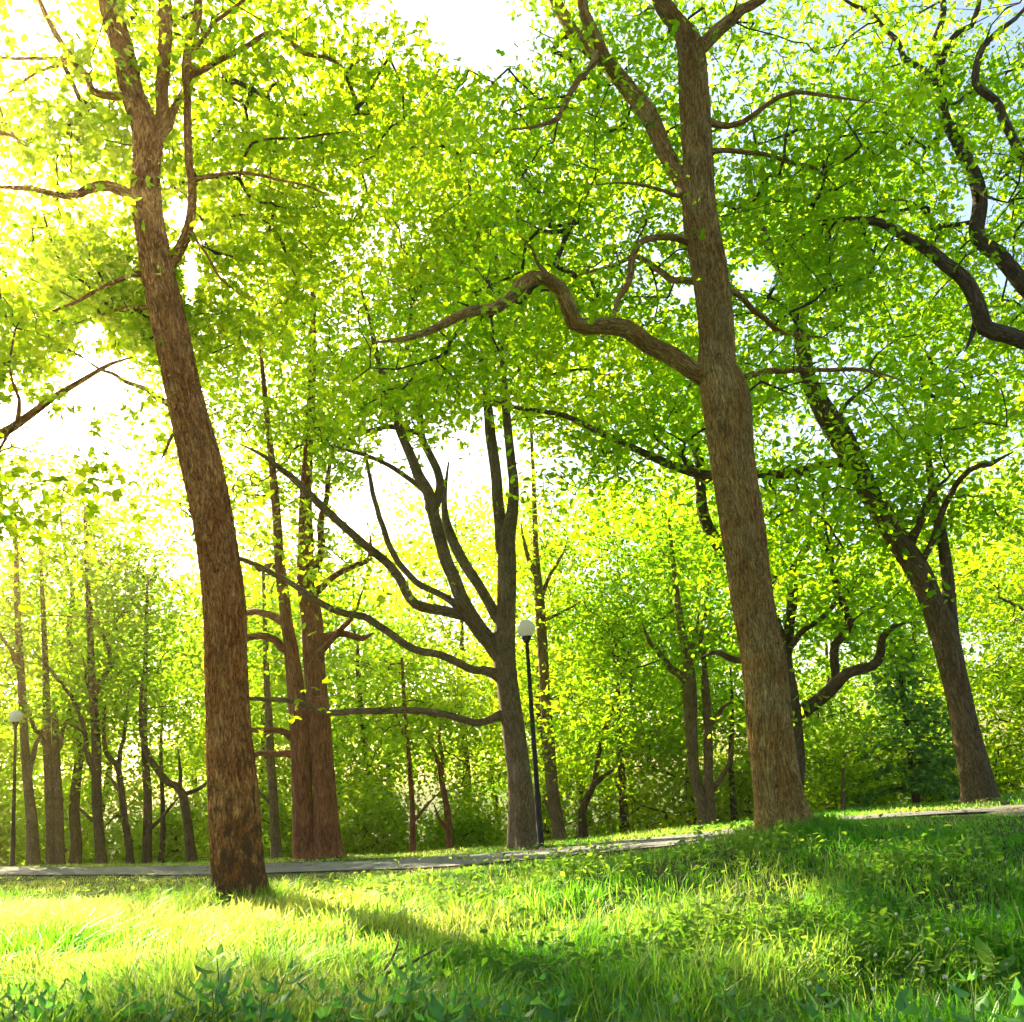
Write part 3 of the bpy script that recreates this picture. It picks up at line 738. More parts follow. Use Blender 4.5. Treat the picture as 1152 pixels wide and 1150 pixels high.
slim('forking_tree', 'dark low-forking tree next to the maple, one arm swept sideways', 25.5,
     [(216, 976, 6.4), (213, 945, 5), (211, 926, 4.8), (205, 893, 4.4), (199, 885, 4), (189, 881, 3.8), (178, 868, 3.6), (171, 858, 3.4), (163, 840, 3), (158, 810, 2.2), (160, 760, 1.4)],
     [([(206, 894, 3), (216, 889, 2.4), (226, 884, 2), (236, 876, 1.5)], .5), ([(203, 888, 2.4), (202, 868, 2), (200, 840, 1.2)], .3)],
     [E(190, 760, 26, 60, 60, 2.2, 46), E(215, 840, 26, 30, 30, 1.4, 12)], 'bark_dark', 'wood_green', 37)
slim('slim_tree', 'slate grey thin trunk between the maple and the red brown double trunk', 23.5,
     [(313, 973, 7), (310, 940, 5.6), (308, 900, 5), (305, 860, 4.6), (303, 820, 4.2), (300, 770, 3.6), (298, 700, 2.4), (296, 640, 1.6)],
     [([(306, 905, 2), (298, 896, 1.8), (286, 884, 1.4)], -.3)],
     [E(300, 690, 24, 60, 80, 2, 40)], 'bark_ash', 'wood_green', 38)
slim('slim_tree', 'slender straight reddish sapling midway between the double trunk and the lamp', 25.5,
     [(465, 964, 3.6), (464, 930, 3), (463, 889, 2.8), (459, 840, 2.4), (455, 790, 2), (452, 740, 1.4)],
     [([(465, 925, 1.6), (480, 906, 1.4), (496, 890, 1.1)], .4), ([(459, 840, 1.6), (448, 810, 1.3), (440, 780, 1)], .4)],
     [E(455, 780, 26, 70, 60, 2.4, 46), E(430, 850, 26, 50, 30, 1.6, 16)], 'bark_red', 'wood_yellow', 39)
slim('slim_tree', 'slender forked sapling leaning away from the lamp, right of the lone reddish one', 25.5,
     [(507, 962, 4.4), (505, 935, 3.8), (502, 906, 3.4), (497, 880, 3), (494, 862, 2.6), (488, 845, 2.2), (481, 830, 1.6)],
     [([(496, 872, 2.4), (497, 850, 2), (496, 820, 1.6), (500, 790, 1)], .4), ([(506, 940, 2), (497, 926, 1.8), (488, 905, 1.4)], .4)],
     [E(510, 790, 26, 60, 50, 2.2, 40), E(530, 850, 26, 40, 40, 1.6, 18)], 'bark_red', 'wood_yellow', 40)
slim('slim_tree', 'tall pole-like tree directly behind the globe lamp, ivy leaves hiding its middle', 24.0,
     [(630, 951, 8), (627, 920, 7), (622, 889, 6.6), (617, 830, 6), (613, 780, 6), (610, 730, 6), (607, 680, 5.6), (604, 640, 4.4), (602, 600, 3.4), (600, 540, 2.4), (596, 450, 1.4)],
     [([(607, 676, 3), (618, 650, 2.4), (630, 630, 1.8), (640, 600, 1.2)], .5), ([(604, 650, 3), (592, 620, 2.4), (586, 590, 1.6)], -.4), ([(626, 930, 3), (618, 915, 2.6), (612, 895, 2)], .4), ([(609, 700, 2.2), (630, 690, 1.8), (660, 672, 1.2)], -.5)],
     [E(630, 600, 24.5, 80, 90, 2.4, 80), E(640, 740, 24.5, 60, 60, 2, 40), E(612, 790, 23.6, 24, 40, .7, 14)], 'bark_ash', 'wood_yellow', 41)
slim('leaning_sapling', 'crooked sapling leaning back over a lower side stem, right of the globe lamp', 25.0,
     [(656, 950, 5.4), (655, 930, 4.8), (655, 913, 4.4), (661, 896, 4), (669, 879, 3.6), (673, 850, 3), (679, 826, 2.8), (690, 795, 2.2), (700, 750, 1.4)],
     [([(668, 882, 3), (680, 873, 2.6), (695, 862, 2)], -.3), ([(656, 940, 3), (646, 946, 3), (640, 949, 2.6)], -.2)],
     [E(700, 720, 25.5, 70, 80, 2.4, 64), E(670, 840, 25.5, 40, 30, 1.4, 14)], 'bark_dark', 'wood_green', 42)
slim('slim_tree', 'short dark straight trunk between the crooked sapling and the pair of trunks', 26.0,
     [(703, 945, 5.2), (702, 915, 4.8), (700, 882, 4), (697, 837, 3), (696, 780, 2), (694, 720, 1.4)],
     [([(701, 895, 3), (694, 880, 2.6), (690, 862, 2)], .4)],
     [E(720, 800, 26.5, 60, 60, 2.2, 56), E(700, 690, 26.5, 60, 70, 2.4, 46)], 'bark_dark', 'wood_green', 43)
slim('paired_tree', 'two grey stems sharing one foot, left of the thick oak trunk', 22.5,
     [(793, 935, 7.5), (790, 910, 6.4), (783, 880, 6), (779, 856, 6.2), (777, 820, 7), (776, 786, 8), (775, 755, 6.5), (770, 725, 5), (764, 690, 4), (758, 640, 2.8), (752, 580, 1.6)],
     [([(776, 770, 5), (766, 762, 4.6), (754, 752, 4), (742, 736, 3.4), (730, 722, 2.6), (722, 700, 1.5)], -.6), ([(803, 888, 3.6), (812, 876, 3), (820, 862, 2.8), (823, 845, 2.4), (826, 820, 1.6)], -.3),
      ([(796, 800, 4), (792, 770, 3.4), (790, 735, 3), (792, 690, 2), (800, 640, 1.2)], .4), ([(772, 735, 3.4), (782, 720, 2.8), (786, 690, 2)], .4), ([(800, 815, 2.6), (815, 796, 2), (830, 786, 1.4)], -.3)],
     [E(750, 640, 23, 90, 90, 2.4, 90), E(700, 790, 22.5, 50, 40, 1.6, 26), E(800, 720, 23, 50, 60, 1.8, 30), E(820, 620, 23, 60, 60, 2, 36)], 'bark_ash', 'wood_green', 44,
     second=[(800, 933, 6.5), (799, 910, 6), (797, 870, 5.4), (797, 838, 5.2), (795, 790, 4.8), (793, 760, 4)])
slim('slim_tree', 'thin dark stem in the gap between the grey pair and the thick oak', 26.0,
     [(827, 927, 4), (824, 890, 3.2), (822, 850, 2.6), (824, 800, 1.8), (822, 750, 1.2)], [],
     [E(825, 790, 26.5, 50, 60, 2, 40)], 'bark_dark', 'wood_green', 45)
slim('slim_tree', 'pale short snag stem in the sunny gap right of the thick oak', 24.0,
     [(949, 916, 3), (948.5, 895, 2.4), (948, 880, 1.8), (950, 850, 1.2)], [], [E(950, 850, 25, 50, 30, 1.6, 18)], 'bark_ash', 'wood_yellow', 46, bare=.7)

slim('tall_tree', 'tall straight tree almost hidden behind the leaning maple trunk', 24.0,
     [(264, 975, 7.5), (262, 900, 7), (258, 800, 6.6), (247, 680, 6.4), (228, 560, 6), (206, 460, 5.4), (190, 380, 4.6), (180, 300, 3.6), (174, 200, 2.4)],
     [([(212, 480, 4), (170, 440, 3.2), (130, 425, 2.4), (90, 400, 1.5)], -.8), ([(200, 420, 4), (250, 380, 3), (300, 340, 2)], .8), ([(186, 340, 3), (140, 300, 2.4), (90, 280, 1.4)], .6)],
     [E(110, 400, 24.5, 130, 80, 3, 130), E(230, 300, 24.5, 150, 110, 3, 110), E(210, 470, 24, 110, 90, 2.6, 120), E(60, 280, 24.5, 120, 90, 3, 90), E(40, 350, 24.5, 170, 55, 3, 220), E(180, 540, 24, 60, 60, 2, 70), E(300, 440, 24, 90, 90, 2.4, 80)], 'bark_ash', 'wood_yellow', 51, size=.18, bare=6.0, pk=.72)
slim('tall_tree', 'tall green tree almost hidden behind the thick oak trunk, its crown filling in above', 22.0,
     [(866, 930, 8), (858, 850, 7.4), (846, 720, 7), (832, 600, 6.6), (818, 480, 6), (806, 380, 5), (796, 300, 4), (784, 180, 2.6)],
     [([(820, 500, 4), (780, 440, 3.2), (720, 400, 2.4), (670, 380, 1.5)], .8), ([(812, 430, 4), (860, 380, 3), (920, 340, 2)], .8), ([(800, 330, 3), (750, 280, 2.4), (690, 250, 1.4)], .6)],
     [E(700, 230, 22.5, 150, 110, 3, 70), E(900, 250, 22.5, 150, 120, 3, 60), E(640, 400, 22.5, 110, 80, 2.6, 50), E(820, 470, 22.5, 110, 80, 2.6, 45), E(1000, 330, 22.5, 100, 90, 2.6, 35), E(800, 100, 22.5, 180, 90, 3, 55)], 'bark_dark', 'wood_green', 53, size=.18, bare=6.0)
slim('tall_tree', 'tall bright tree at the far right margin, crown filling the gap behind the leaning oak', 25.0,
     [(1210, 900, 9), (1205, 800, 8), (1195, 700, 7), (1185, 600, 6), (1178, 480, 4.6), (1172, 360, 2.6)],
     [([(1196, 720, 4), (1160, 690, 3), (1120, 670, 2)], .6), ([(1190, 640, 4), (1150, 600, 3), (1110, 570, 2)], -.6)],
     [E(1130, 640, 25.5, 100, 80, 2.6, 90), E(1150, 780, 25.5, 90, 80, 2.6, 90), E(1120, 500, 25.5, 110, 90, 2.6, 90), E(1060, 860, 25.5, 50, 40, 1.6, 20)], 'bark_ash', 'wood_yellow', 52, size=.18, bare=3.0)

# --- spruce on the right, whorls of drooping boughs
def spruce(px, py, D, top_py, label):
    g = np.random.default_rng(61)
    b = base_loc(px, py, D); top = at(px, top_py, D)
    root = empty('spruce_tree', b, label, 'tree')
    H = top[2] - b[2]
    C = np.array([[0, 0, -.3 + (H + .3) * t] for t in np.linspace(0, 1, 16)])
    v, f, k = tube(C, np.linspace(.11, .015, 16), 10)
    mesh_obj('trunk', v, f, M['bark_dark'], root, True, vattr={'bark': k})
    P, parts = [], []
    for z in np.arange(.5, H * .98, .22):
        for q in range(5):
            a = g.uniform(0, 6.28); L = (1 - z / H) * 2.0 * g.uniform(.7, 1.1) + .15
            t = np.linspace(0, 1, 5)
            c = np.stack([np.cos(a) * L * t, np.sin(a) * L * t, z + .12 * L * t - .32 * L * t ** 2], 1)
            parts.append(tube(c, np.linspace(.018, .004, 5), 4))
            m = int(40 * L)
            tt = g.uniform(.12, 1, m)
            P.append(np.stack([np.cos(a) * L * tt, np.sin(a) * L * tt, z + .12 * L * tt - .32 * L * tt ** 2], 1) + g.normal(0, 1, (m, 3)) * np.array([.13, .13, .06]) * (1.1 - .5 * tt[:, None]))
    V, F, tint = leaf_mesh(np.concatenate(P), BLADE, .17, .4, .6, .9, g)
    v, f, k = merge(parts); leafy_obj('crown', V, F, tint, M['spruce'], v, f, M['twig'], root)


spruce(1032, 910, 24, 690, 'narrow dark spruce with drooping boughs left of the leaning oak')

# ------------------------------------------------------------------ woodland behind: a few kinds, then copies
def copy_tree(o, parent=None):
    c = o.copy(); COL.objects.link(c); c.parent = parent
    for ch in list(o.children): copy_tree(ch, c)
    return c


def wood_proto(name, label, H, Rr, leaf, seed, n=180, per=48, low=.22, size=.20):
    g = np.random.default_rng(seed)
    root = empty(name, (0, 0, 0), label, 'tree', 'trees of the wood behind')
    zs = np.linspace(-.3, H * .93, 14)
    C = np.stack([np.cumsum(g.normal(0, .10, 14)), np.cumsum(g.normal(0, .10, 14)), zs], 1); C -= [C[1][0], C[1][1], 0]
    r = np.linspace(.17, .02, 14)
    Q = catmull(np.column_stack([C, r]), .4)
    v, f, k = tube(Q[:, :3], Q[:, 3], 12, .06, .2, seed)
    mesh_obj('trunk', v, f, M['bark_dark'], root, True, vattr={'bark': k})
    ells = []
    for i in range(9):
        z = H * (low + (1 - low) * (i + .5) / 9 * .95)
        w = Rr * (0.75 + .5 * math.sin(math.pi * (i + 1.2) / 10.5)) * g.uniform(.75, 1.1)
        a = g.uniform(0, 6.28)
        ells.append(((math.cos(a) * Rr * .3, math.sin(a) * Rr * .3, z), (w * .75, w * .75, H * .09), n // 9))
    S = Q[Q[:, 2] > .8][:, :3]
    make_crown(root, S, ells, g, None, BLADE if size > .3 else OAK, size, per, M[leaf], spread=(.62, .26), prune=False, clump=.75, rcap=.05, maxlink=6)
    return root


protos = [wood_proto('wood_tree', 'bushy tree of the wood behind, leafy almost to the ground', 12.5, 2.9, 'wood_yellow', 71),
          wood_proto('wood_tree', 'bushy tree of the wood behind, leafy almost to the ground', 11.0, 3.2, 'wood_green', 72),
          wood_proto('wood_tree', 'bushy tree of the wood behind, leafy almost to the ground', 13.5, 2.6, 'wood_yellow', 73),
          wood_proto('wood_tree', 'bushy tree of the wood behind, leafy almost to the ground', 9.5, 2.8, 'wood_green', 74)]
g = np.random.default_rng(5)
spots = []
for (D, x0, x1, step) in [(31, -24, 24, 5.0), (40, -33, 34, 5.2), (49, -42, 6, 5.6)]:
    x = x0
    while x < x1:
        spots.append((x + g.uniform(-1, 1), D + g.uniform(-2, 2))); x += step * g.uniform(.8, 1.2)
used = set()
for i, (x, y) in enumerate(spots):
    k = int(g.integers(0, 4))
    o = protos[k] if k not in used else copy_tree(protos[k]); used.add(k)
    o.location = (x, y, float(ground(x, y))); o.rotation_euler = (0, 0, g.uniform(0, 6.28))
    s = g.uniform(.85, 1.12) * (1.0 if y < 36 else g.uniform(1.1, 1.38))
    o.scale = (s, s, s * g.uniform(.9, 1.05))


def bush_proto(h, w, seed, mat):
    g = np.random.default_rng(seed)
    root = empty('bush', (0, 0, 0), 'leafy green bush at the foot of the wood behind the path', 'bush', 'bushes at the foot of the wood')
    n = 90
    q = g.normal(0, 1, (n, 3)); q /= np.linalg.norm(q, axis=1)[:, None]
    c = np.abs(q) * [1, 1, 1] * np.sign(np.column_stack([q[:, 0], q[:, 1], np.ones(n)])) * np.array([w, w, h]) * g.uniform(.5, 1, (n, 1))
    c[:, 2] += .05
    A, segs, rad, kept = grow(np.array([[0, 0, 0], [.1, .05, .3], [-.1, 0, .35]]), c, g, .005, 4)
    v, f, k = branchlet_mesh(A, segs, rad, .03)
    idx = np.repeat(np.arange(len(c)), 34)
    P = c[idx] + g.normal(0, 1, (len(idx), 3)) * [.34, .34, .17]
    P = P[P[:, 2] > .04]
    V, F, tint = leaf_mesh(P, OAK, .15, .7, .7, .2, g)
    leafy_obj('foliage', V, F, tint, M[mat], v, f, M['twig'], root)
    return root


bprotos = [bush_proto(2.2, 1.4, 81, 'bush'), bush_proto(3.0, 1.6, 82, 'wood_yellow'), bush_proto(1.6, 1.5, 83, 'wood_green')]
used = set(); bs = []
x = -22.0
while x < 20:
    yb = 15.7 - .537 * (x - .5)
    bs.append((x + g.uniform(-.5, .5), max(yb, 18) + g.uniform(8.0, 10.5))); bs.append((x + g.uniform(-1, 1), max(yb, 18) + g.uniform(11, 14)))
    x += 2.9 * g.uniform(.8, 1.2)
for i, (x, y) in enumerate(bs):
    k = int(g.integers(0, 3))
    o = bprotos[k] if k not in used else copy_tree(bprotos[k]); used.add(k)
    o.location = (x, y, float(ground(x, y)) - .03); o.rotation_euler = (0, 0, g.uniform(0, 6.28))
    s = g.uniform(.8, 1.25); o.scale = (s, s, s)

# ------------------------------------------------------------------ lamps
def globe_lamp(px, py, top_py, D, label, top_px=None):
    b = base_loc(px, py, D); t = at(px if top_px is None else top_px, top_py, D)
    root = empty('street_lamp', b, label, 'street lamp')
    d = t - np.array(b)
    H = np.linalg.norm(d)
    gr = .165
    def prof(rows, seg=24):
        C = np.array([d * (z / H) for z, r in rows]); return tube(C, np.array([r for z, r in rows]), seg)
    v, f, k = prof([(-.2, .055), (.0, .055), (.02, .075), (.05, .075), (.07, .058), (.9, .056), (.94, .05), (1.0, .045), (H * .7, .037), (H - 2 * gr - .05, .032)])
    mesh_obj('post', v, f, M['post'], root, True)
    v, f, k = prof([(H - 2 * gr - .10, .030), (H - 2 * gr - .09, .05), (H - 2 * gr - .05, .055), (H - 2 * gr - .03, .075), (H - 2 * gr + .02, .09), (H - 2 * gr + .035, .085), (H - 2 * gr + .04, .001)])
    mesh_obj('collar', v, f, M['post'], root, True)
    N = NT('opal_globe'); bs_ = N.n('ShaderNodeBsdfPrincipled', {'Base Color': (.86, .84, .74, 1), 'Roughness': .25, 'Subsurface Weight': .0})
    tr = N.n('ShaderNodeBsdfTranslucent', {'Color': (.9, .86, .7, 1)})
    mx = N.n('ShaderNodeMixShader', {0: .4, 1: bs_.outputs[0], 2: tr.outputs[0]}); mg = N.surf(mx.outputs[0])
    a = np.linspace(.12, math.pi - .001, 22)
    v, f, k = prof([(H - gr - gr * math.cos(x), max(gr * math.sin(x), .002)) for x in a], 32)
    mesh_obj('globe', v, f, mg, root, True)


globe_lamp(609, 957, 697, 15.7, 'black lamp post with a cream globe, standing beside the many-stemmed tree', 591)
globe_lamp(14, 977, 799, 22.9, 'black lamp post with a cream globe, farther off at the left edge', 18)

# ------------------------------------------------------------------ ground, path
N = NT('soil_and_turf')
tc = N.n('ShaderNodeTexCoord').outputs['Object']
n1 = N.noise(tc, 1.2, 5); n2 = N.noise(tc, 22, 5, .7)
colr = N.ramp(N.math('ADD', N.math('MULTIPLY', n1, .5), N.math('MULTIPLY', n2, .5)), (.3, (.035, .03, .015)), (.5, (.05, .075, .018)), (.7, (.08, .11, .025)))
p = N.n('ShaderNodeBsdfPrincipled', {'Base Color': colr, 'Roughness': .95, 'Normal': N.bump(n2, .6, .04)}); p.inputs['Specular IOR Level'].default_value = .1
soil = N.surf(p.outputs[0])
u = np.linspace(-1, 1, 241); sx = np.sinh(u * 5.2) / np.sinh(5.2) * 900
GX, GY = np.meshgrid(sx, sx + 12)
GZ = ground(GX, GY)
n = 241
i, j = np.meshgrid(np.arange(n - 1), np.arange(n - 1), indexing='ij')
F = np.stack([i * n + j, i * n + j + 1, (i + 1) * n + j + 1, (i + 1) * n + j], -1).reshape(-1, 4)
structure(mesh_obj('ground', np.stack([GX, GY, GZ], -1).reshape(-1, 3), F, soil, None, True))

N = NT('path_asphalt')
tc = N.n('ShaderNodeTexCoord').outputs['Object']
n2 = N.noise(tc, 60, 4, .7); n1 = N.noise(tc, 1.5, 4)
colr = N.ramp(N.math('ADD', N.math('MULTIPLY', n1, .45), N.math('MULTIPLY', n2, .55)), (.3, (.075, .074, .076)), (.7, (.15, .147, .147)))
p = N.n('ShaderNodeBsdfPrincipled', {'Base Color': colr, 'Roughness': .85, 'Normal': N.bump(n2, .4, .01)})
asph = N.surf(p.outputs[0])
s = np.arange(-32, 40, .2); tt = np.linspace(-1.15, 1.15, 13)
pts = (P0 + PN * 1.55)[None, None] + s[:, None, None] * PD[None, None] + (tt[None, :, None] * (1 + .05 * np.sin(s * 1.3)[:, None, None])) * PN[None, None]
pz = ground(pts[..., 0], pts[..., 1]) + .02
n = len(tt); i, j = np.meshgrid(np.arange(len(s) - 1), np.arange(n - 1), indexing='ij')
F = np.stack([i * n + j, (i + 1) * n + j, (i + 1) * n + j + 1, i * n + j + 1], -1).reshape(-1, 4)
structure(mesh_obj('path', np.concatenate([pts, pz[..., None]], -1).reshape(-1, 3), F[:, ::-1], asph, None, True))

# bare gravelly patch beside the path at the right edge
N = NT('bare_gravel')
tc = N.n('ShaderNodeTexCoord').outputs['Object']
vo = N.n('ShaderNodeTexVoronoi', {'Vector': tc, 'Scale': 28})
colr = N.mix(N.noise(tc, 40, 3), N.ramp(vo.outputs['Distance'], (.1, (.22, .2, .18)), (.6, (.07, .06, .05))), C4((.1, .085, .06)))
p = N.n('ShaderNodeBsdfPrincipled', {'Base Color': colr, 'Roughness': .95, 'Normal': N.bump(vo.outputs['Distance'], .8, .03)})
DP = at(1146, 937, 10.6)
aa = np.linspace(0, 2 * np.pi, 48, endpoint=False); rr = 1 + .18 * np.sin(3 * aa + 1) + .1 * np.sin(7 * aa)
ring = [DP[:2] + np.stack([np.cos(aa) * .75 * rr, np.sin(aa) * 1.3 * rr], 1) * k for k in (1, .75, .5, .25, .02)]
pp = np.concatenate(ring); pz = ground(pp[:, 0], pp[:, 1]) + np.repeat([.004, .02, .02, .02, .02], 48)
i, j = np.meshgrid(np.arange(4), np.arange(48), indexing='ij')
F = np.stack([i * 48 + j, i * 48 + (j + 1) % 48, (i + 1) * 48 + (j + 1) % 48, (i + 1) * 48 + j], -1).reshape(-1, 4)
structure(mesh_obj('gravel_ground', np.column_stack([pp, pz]), F, N.surf(p.outputs[0]), None, True))


# ------------------------------------------------------------------ grass
def smooth_noise(x, y, seed, freqs):
    gg = np.random.default_rng(seed); o = np.zeros_like(x)
    for f in freqs:
        for _ in range(3):
            a = gg.uniform(0, 6.28); o += np.sin((x * math.cos(a) + y * math.sin(a)) * f * gg.uniform(.7, 1.4) + gg.uniform(0, 6.28))
    return o / (3 * len(freqs)) ** .5


def grass_field(n, g, dmin, dmax, power, hmin, hmax, width, verge=False, dryness=0.0, around=None):
    u = g.uniform(0, 1, n)
    D = dmin * (dmax / dmin) ** (u ** power)
    x = g.uniform(-1, 1, n) * (.64 * D + 1.6)
    y = D
    if around is not None:                                  # tufts the mower leaves round a trunk
        c_ = np.array(around)[g.integers(0, len(around), n)]; a_ = g.uniform(0, 6.28, n); r_ = c_[:, 2] + np.abs(g.normal(0, .22, n))
        x = c_[:, 0] + np.cos(a_) * r_; y = c_[:, 1] + np.sin(a_) * r_
    pd = path_dist(x, y)
    ok = (pd > 1.12 + g.uniform(0, .15, n)) if not verge else (pd < -1.12 - g.uniform(0, .12, n))
    ok &= ~((((x - DP[0]) / .7) ** 2 + ((y - DP[1]) / 1.2) ** 2 < 1) & (g.uniform(0, 1, n) < .85))
    dens = smooth_noise(x, y, 3, (1.1, 2.3, 5.0))
    ok &= g.uniform(-1.6, 1.2, n) < dens + .7
    x, y, pd, dens = x[ok], y[ok], pd[ok], dens[ok]
    n = len(x)
    hn = smooth_noise(x, y, 9, (.8, 1.9, 4.2, 9.0)) * 1.15
    h = hmin + (hmax - hmin) * np.clip(.42 + .28 * hn + g.normal(0, .2, n), .05, 1.3)
    if not verge: h *= np.clip(.12 + .17 * (pd - 1.1), .10, 1)
    z = ground(x, y) - .015
    th = g.uniform(0, 6.28, n) ; lean = np.abs(g.normal(0, .55, n)) + .1
    dirx, diry = np.cos(th), np.sin(th)
    dirx = dirx + .55 * np.sin(smooth_noise(x, y, 12, (.9, 2.6, 6.)) * 2.5); diry = diry + .55 * np.cos(smooth_noise(x, y, 13, (.9, 2.6, 6.)) * 2.5)
    w = width * g.uniform(.6, 1.4, n)
    sx_, sy_ = -np.sin(th + g.normal(0, .6, n)), np.cos(th + g.normal(0, .6, n))
    B = np.stack([x, y, z], 1); dv = np.stack([dirx, diry, np.zeros(n)], 1); sv = np.stack([sx_, sy_, np.zeros(n)], 1)
    rows = []
    for t, ww in ((0, .8), (.45, 1.0), (.8, .6), (1.0, 0)):
        c = B + dv * (h * lean * (t ** 2.0) * 1.1)[:, None] + np.array([0, 0, 1.0]) * (h * (t - .28 * lean * t ** 3))[:, None]
        if ww: rows += [c - sv * (w * ww / 2)[:, None], c + sv * (w * ww / 2)[:, None]]
        else: rows.append(c)
    V = np.stack(rows, 1)
    b = (np.arange(n) * 7)[:, None]
    Fq = np.concatenate([b + np.array([[0, 1, 3, 2]]), b + np.array([[2, 3, 5, 4]])]); Ft = b + np.array([[4, 5, 6]])
    dry_sunny = np.clip(.27 - .04 * np.clip(x, -4, 5) + .30 * smooth_noise(x, y, 21, (.7, 1.7, 3.)) + g.normal(0, .17, n) + dryness - .16 * np.clip(6.6 - y, 0, 2.2), 0, 1)  # patchy dryness; sunny yellow left, shaded green right and near painted in
    return V.reshape(-1, 3), Fq, Ft, np.concatenate([dry_sunny, dry_sunny, dry_sunny])


def add_grass(name, label, *sets):
    Vs, Qs, Ts, Tq, Tt, o = [], [], [], [], [], 0
    for a, k in sets:
        V, Fq, Ft, t = grass_field(*a, **k)
        Vs.append(V); Qs.append(Fq + o); Ts.append(Ft + o); Tq.append(t[:len(Fq)]); Tt.append(t[len(Fq):]); o += len(V)
    V, Fq, Ft, t = np.concatenate(Vs), np.concatenate(Qs), np.concatenate(Ts), np.concatenate(Tq + Tt)
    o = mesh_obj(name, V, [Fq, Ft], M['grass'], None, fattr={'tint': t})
    o['kind'] = 'stuff'; o['label'] = label; o['category'] = 'grass'
    return o


g = np.random.default_rng(91)
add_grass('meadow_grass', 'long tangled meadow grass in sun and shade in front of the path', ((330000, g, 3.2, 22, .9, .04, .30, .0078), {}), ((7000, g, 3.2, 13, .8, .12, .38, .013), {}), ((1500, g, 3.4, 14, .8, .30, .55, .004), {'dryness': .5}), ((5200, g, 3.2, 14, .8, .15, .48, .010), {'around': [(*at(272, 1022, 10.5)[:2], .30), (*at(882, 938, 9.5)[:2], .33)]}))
add_grass('verge_grass', 'short mown grass on the strip behind the path', ((120000, g, 12.5, 36, .8, .03, .11, .012), {'verge': True}))


def weeds(n, g, spots, hh, size, shape, name, label, mat):
    P = []
    for (px, py, rx, ry, m) in spots:
        a = g.normal(0, .55, (m, 2))
        for (dx, dy) in a:
            qx, qy = px + dx * rx, py + dy * ry
            # intersect with the ground
            d = CR @ np.array([(qx - PPX) / F_PX, -(qy - PPY) / F_PX, -1.0])
            D = 8.0
            for _ in range(14):
                p = CAM + d * (D / d[1]); D = np.clip(D + (p[2] - ground(p[0], p[1])) / max(-d[2] / d[1], .02) * .7, 3.0, 14)
            p = CAM + d * (D / d[1])
            k = int(g.integers(4, 9))
            q = p + g.normal(0, 1, (k, 3)) * [.09, .09, .0]
            q[:, 2] = ground(q[:, 0], q[:, 1]) + g.uniform(.35, 1, k) * hh * g.uniform(.6, 1.2)
            P.append(q)
    P = np.concatenate(P)
    V, F, tint = leaf_mesh(P, shape, size, 1.0, .38, .1, g)
    o = mesh_obj(name, V, F, M[mat], None, fattr={'tint': tint})
    o['kind'] = 'stuff'; o['label'] = label; o['category'] = 'weeds'


OV = (OVATE[0], np.array([(0, 1, 2, 6), (0, 6, 4, 5)]))
OV3 = (OVATE[0], np.array([(0, 1, 2), (0, 2, 3), (0, 3, 4), (0, 4, 5)]))
weeds(0, g, [(660, 985, 130, 18, 120), (850, 970, 90, 18, 80), (480, 1015, 120, 18, 70), (900, 1075, 160, 40, 150), (760, 1100, 160, 36, 130), (1060, 1090, 110, 50, 110), (1040, 990, 110, 30, 90), (200, 1010, 160, 20, 60), (620, 1120, 140, 20, 70)],
      .26, .065, OV3, 'ground_cover', 'broad leaved weeds and clover leaves growing among the meadow grass', 'weed')

# last year's leaves on the path, its verges and round the trunk feet
LP = []
sl_ = g.uniform(-16, 26, 700); ol_ = g.normal(0, .95, 700)
q = P0 + PN * 1.55 + sl_[:, None] * PD * -1 * -1 + ol_[:, None] * PN
LP.append(q)
for (px, py, D) in [(270, 1016, 10.5), (880, 938, 9.5), (345, 967, 20.0), (590, 957, 16.5), (1101, 905, 15.0)]:
    b_ = at(px, py, D); a_ = g.uniform(0, 6.28, 130); r_ = .35 + np.abs(g.normal(0, .5, 130))
    LP.append(b_[:2] + np.stack([np.cos(a_) * r_, np.sin(a_) * r_], 1))
LP = np.concatenate(LP)
P = np.column_stack([LP, ground(LP[:, 0], LP[:, 1]) + .035])
V, F, tint = leaf_mesh(P, MAPLE, .075, 2.2, .35, 0, g)
M['litter'] = leaf_mat('dead_leaf', (.13, .075, .03), (.26, .19, .06), (.2, .12, .04), (.4, .3, .08), .3, .01)
lo = mesh_obj('fallen_leaves', V, F, M['litter'], None, fattr={'tint': tint}); lo['kind'] = 'stuff'; lo['label'] = 'brown fallen leaves scattered on the path and round the trunk feet'; lo['category'] = 'leaves'

# clover flowers in the right of the meadow
def ray_ground(px, py):
    d = CR @ np.array([(px - PPX) / F_PX, -(py - PPY) / F_PX, -1.0])
    D = 7.0
    for _ in range(25):
        p = CAM + d * (D / d[1]); D = np.clip(D + (p[2] - ground(p[0], p[1])) / max(-d[2] / d[1], .02) * .6, 2.8, 14)
    p = CAM + d * (D / d[1]); return p[0], p[1], float(ground(p[0], p[1]))


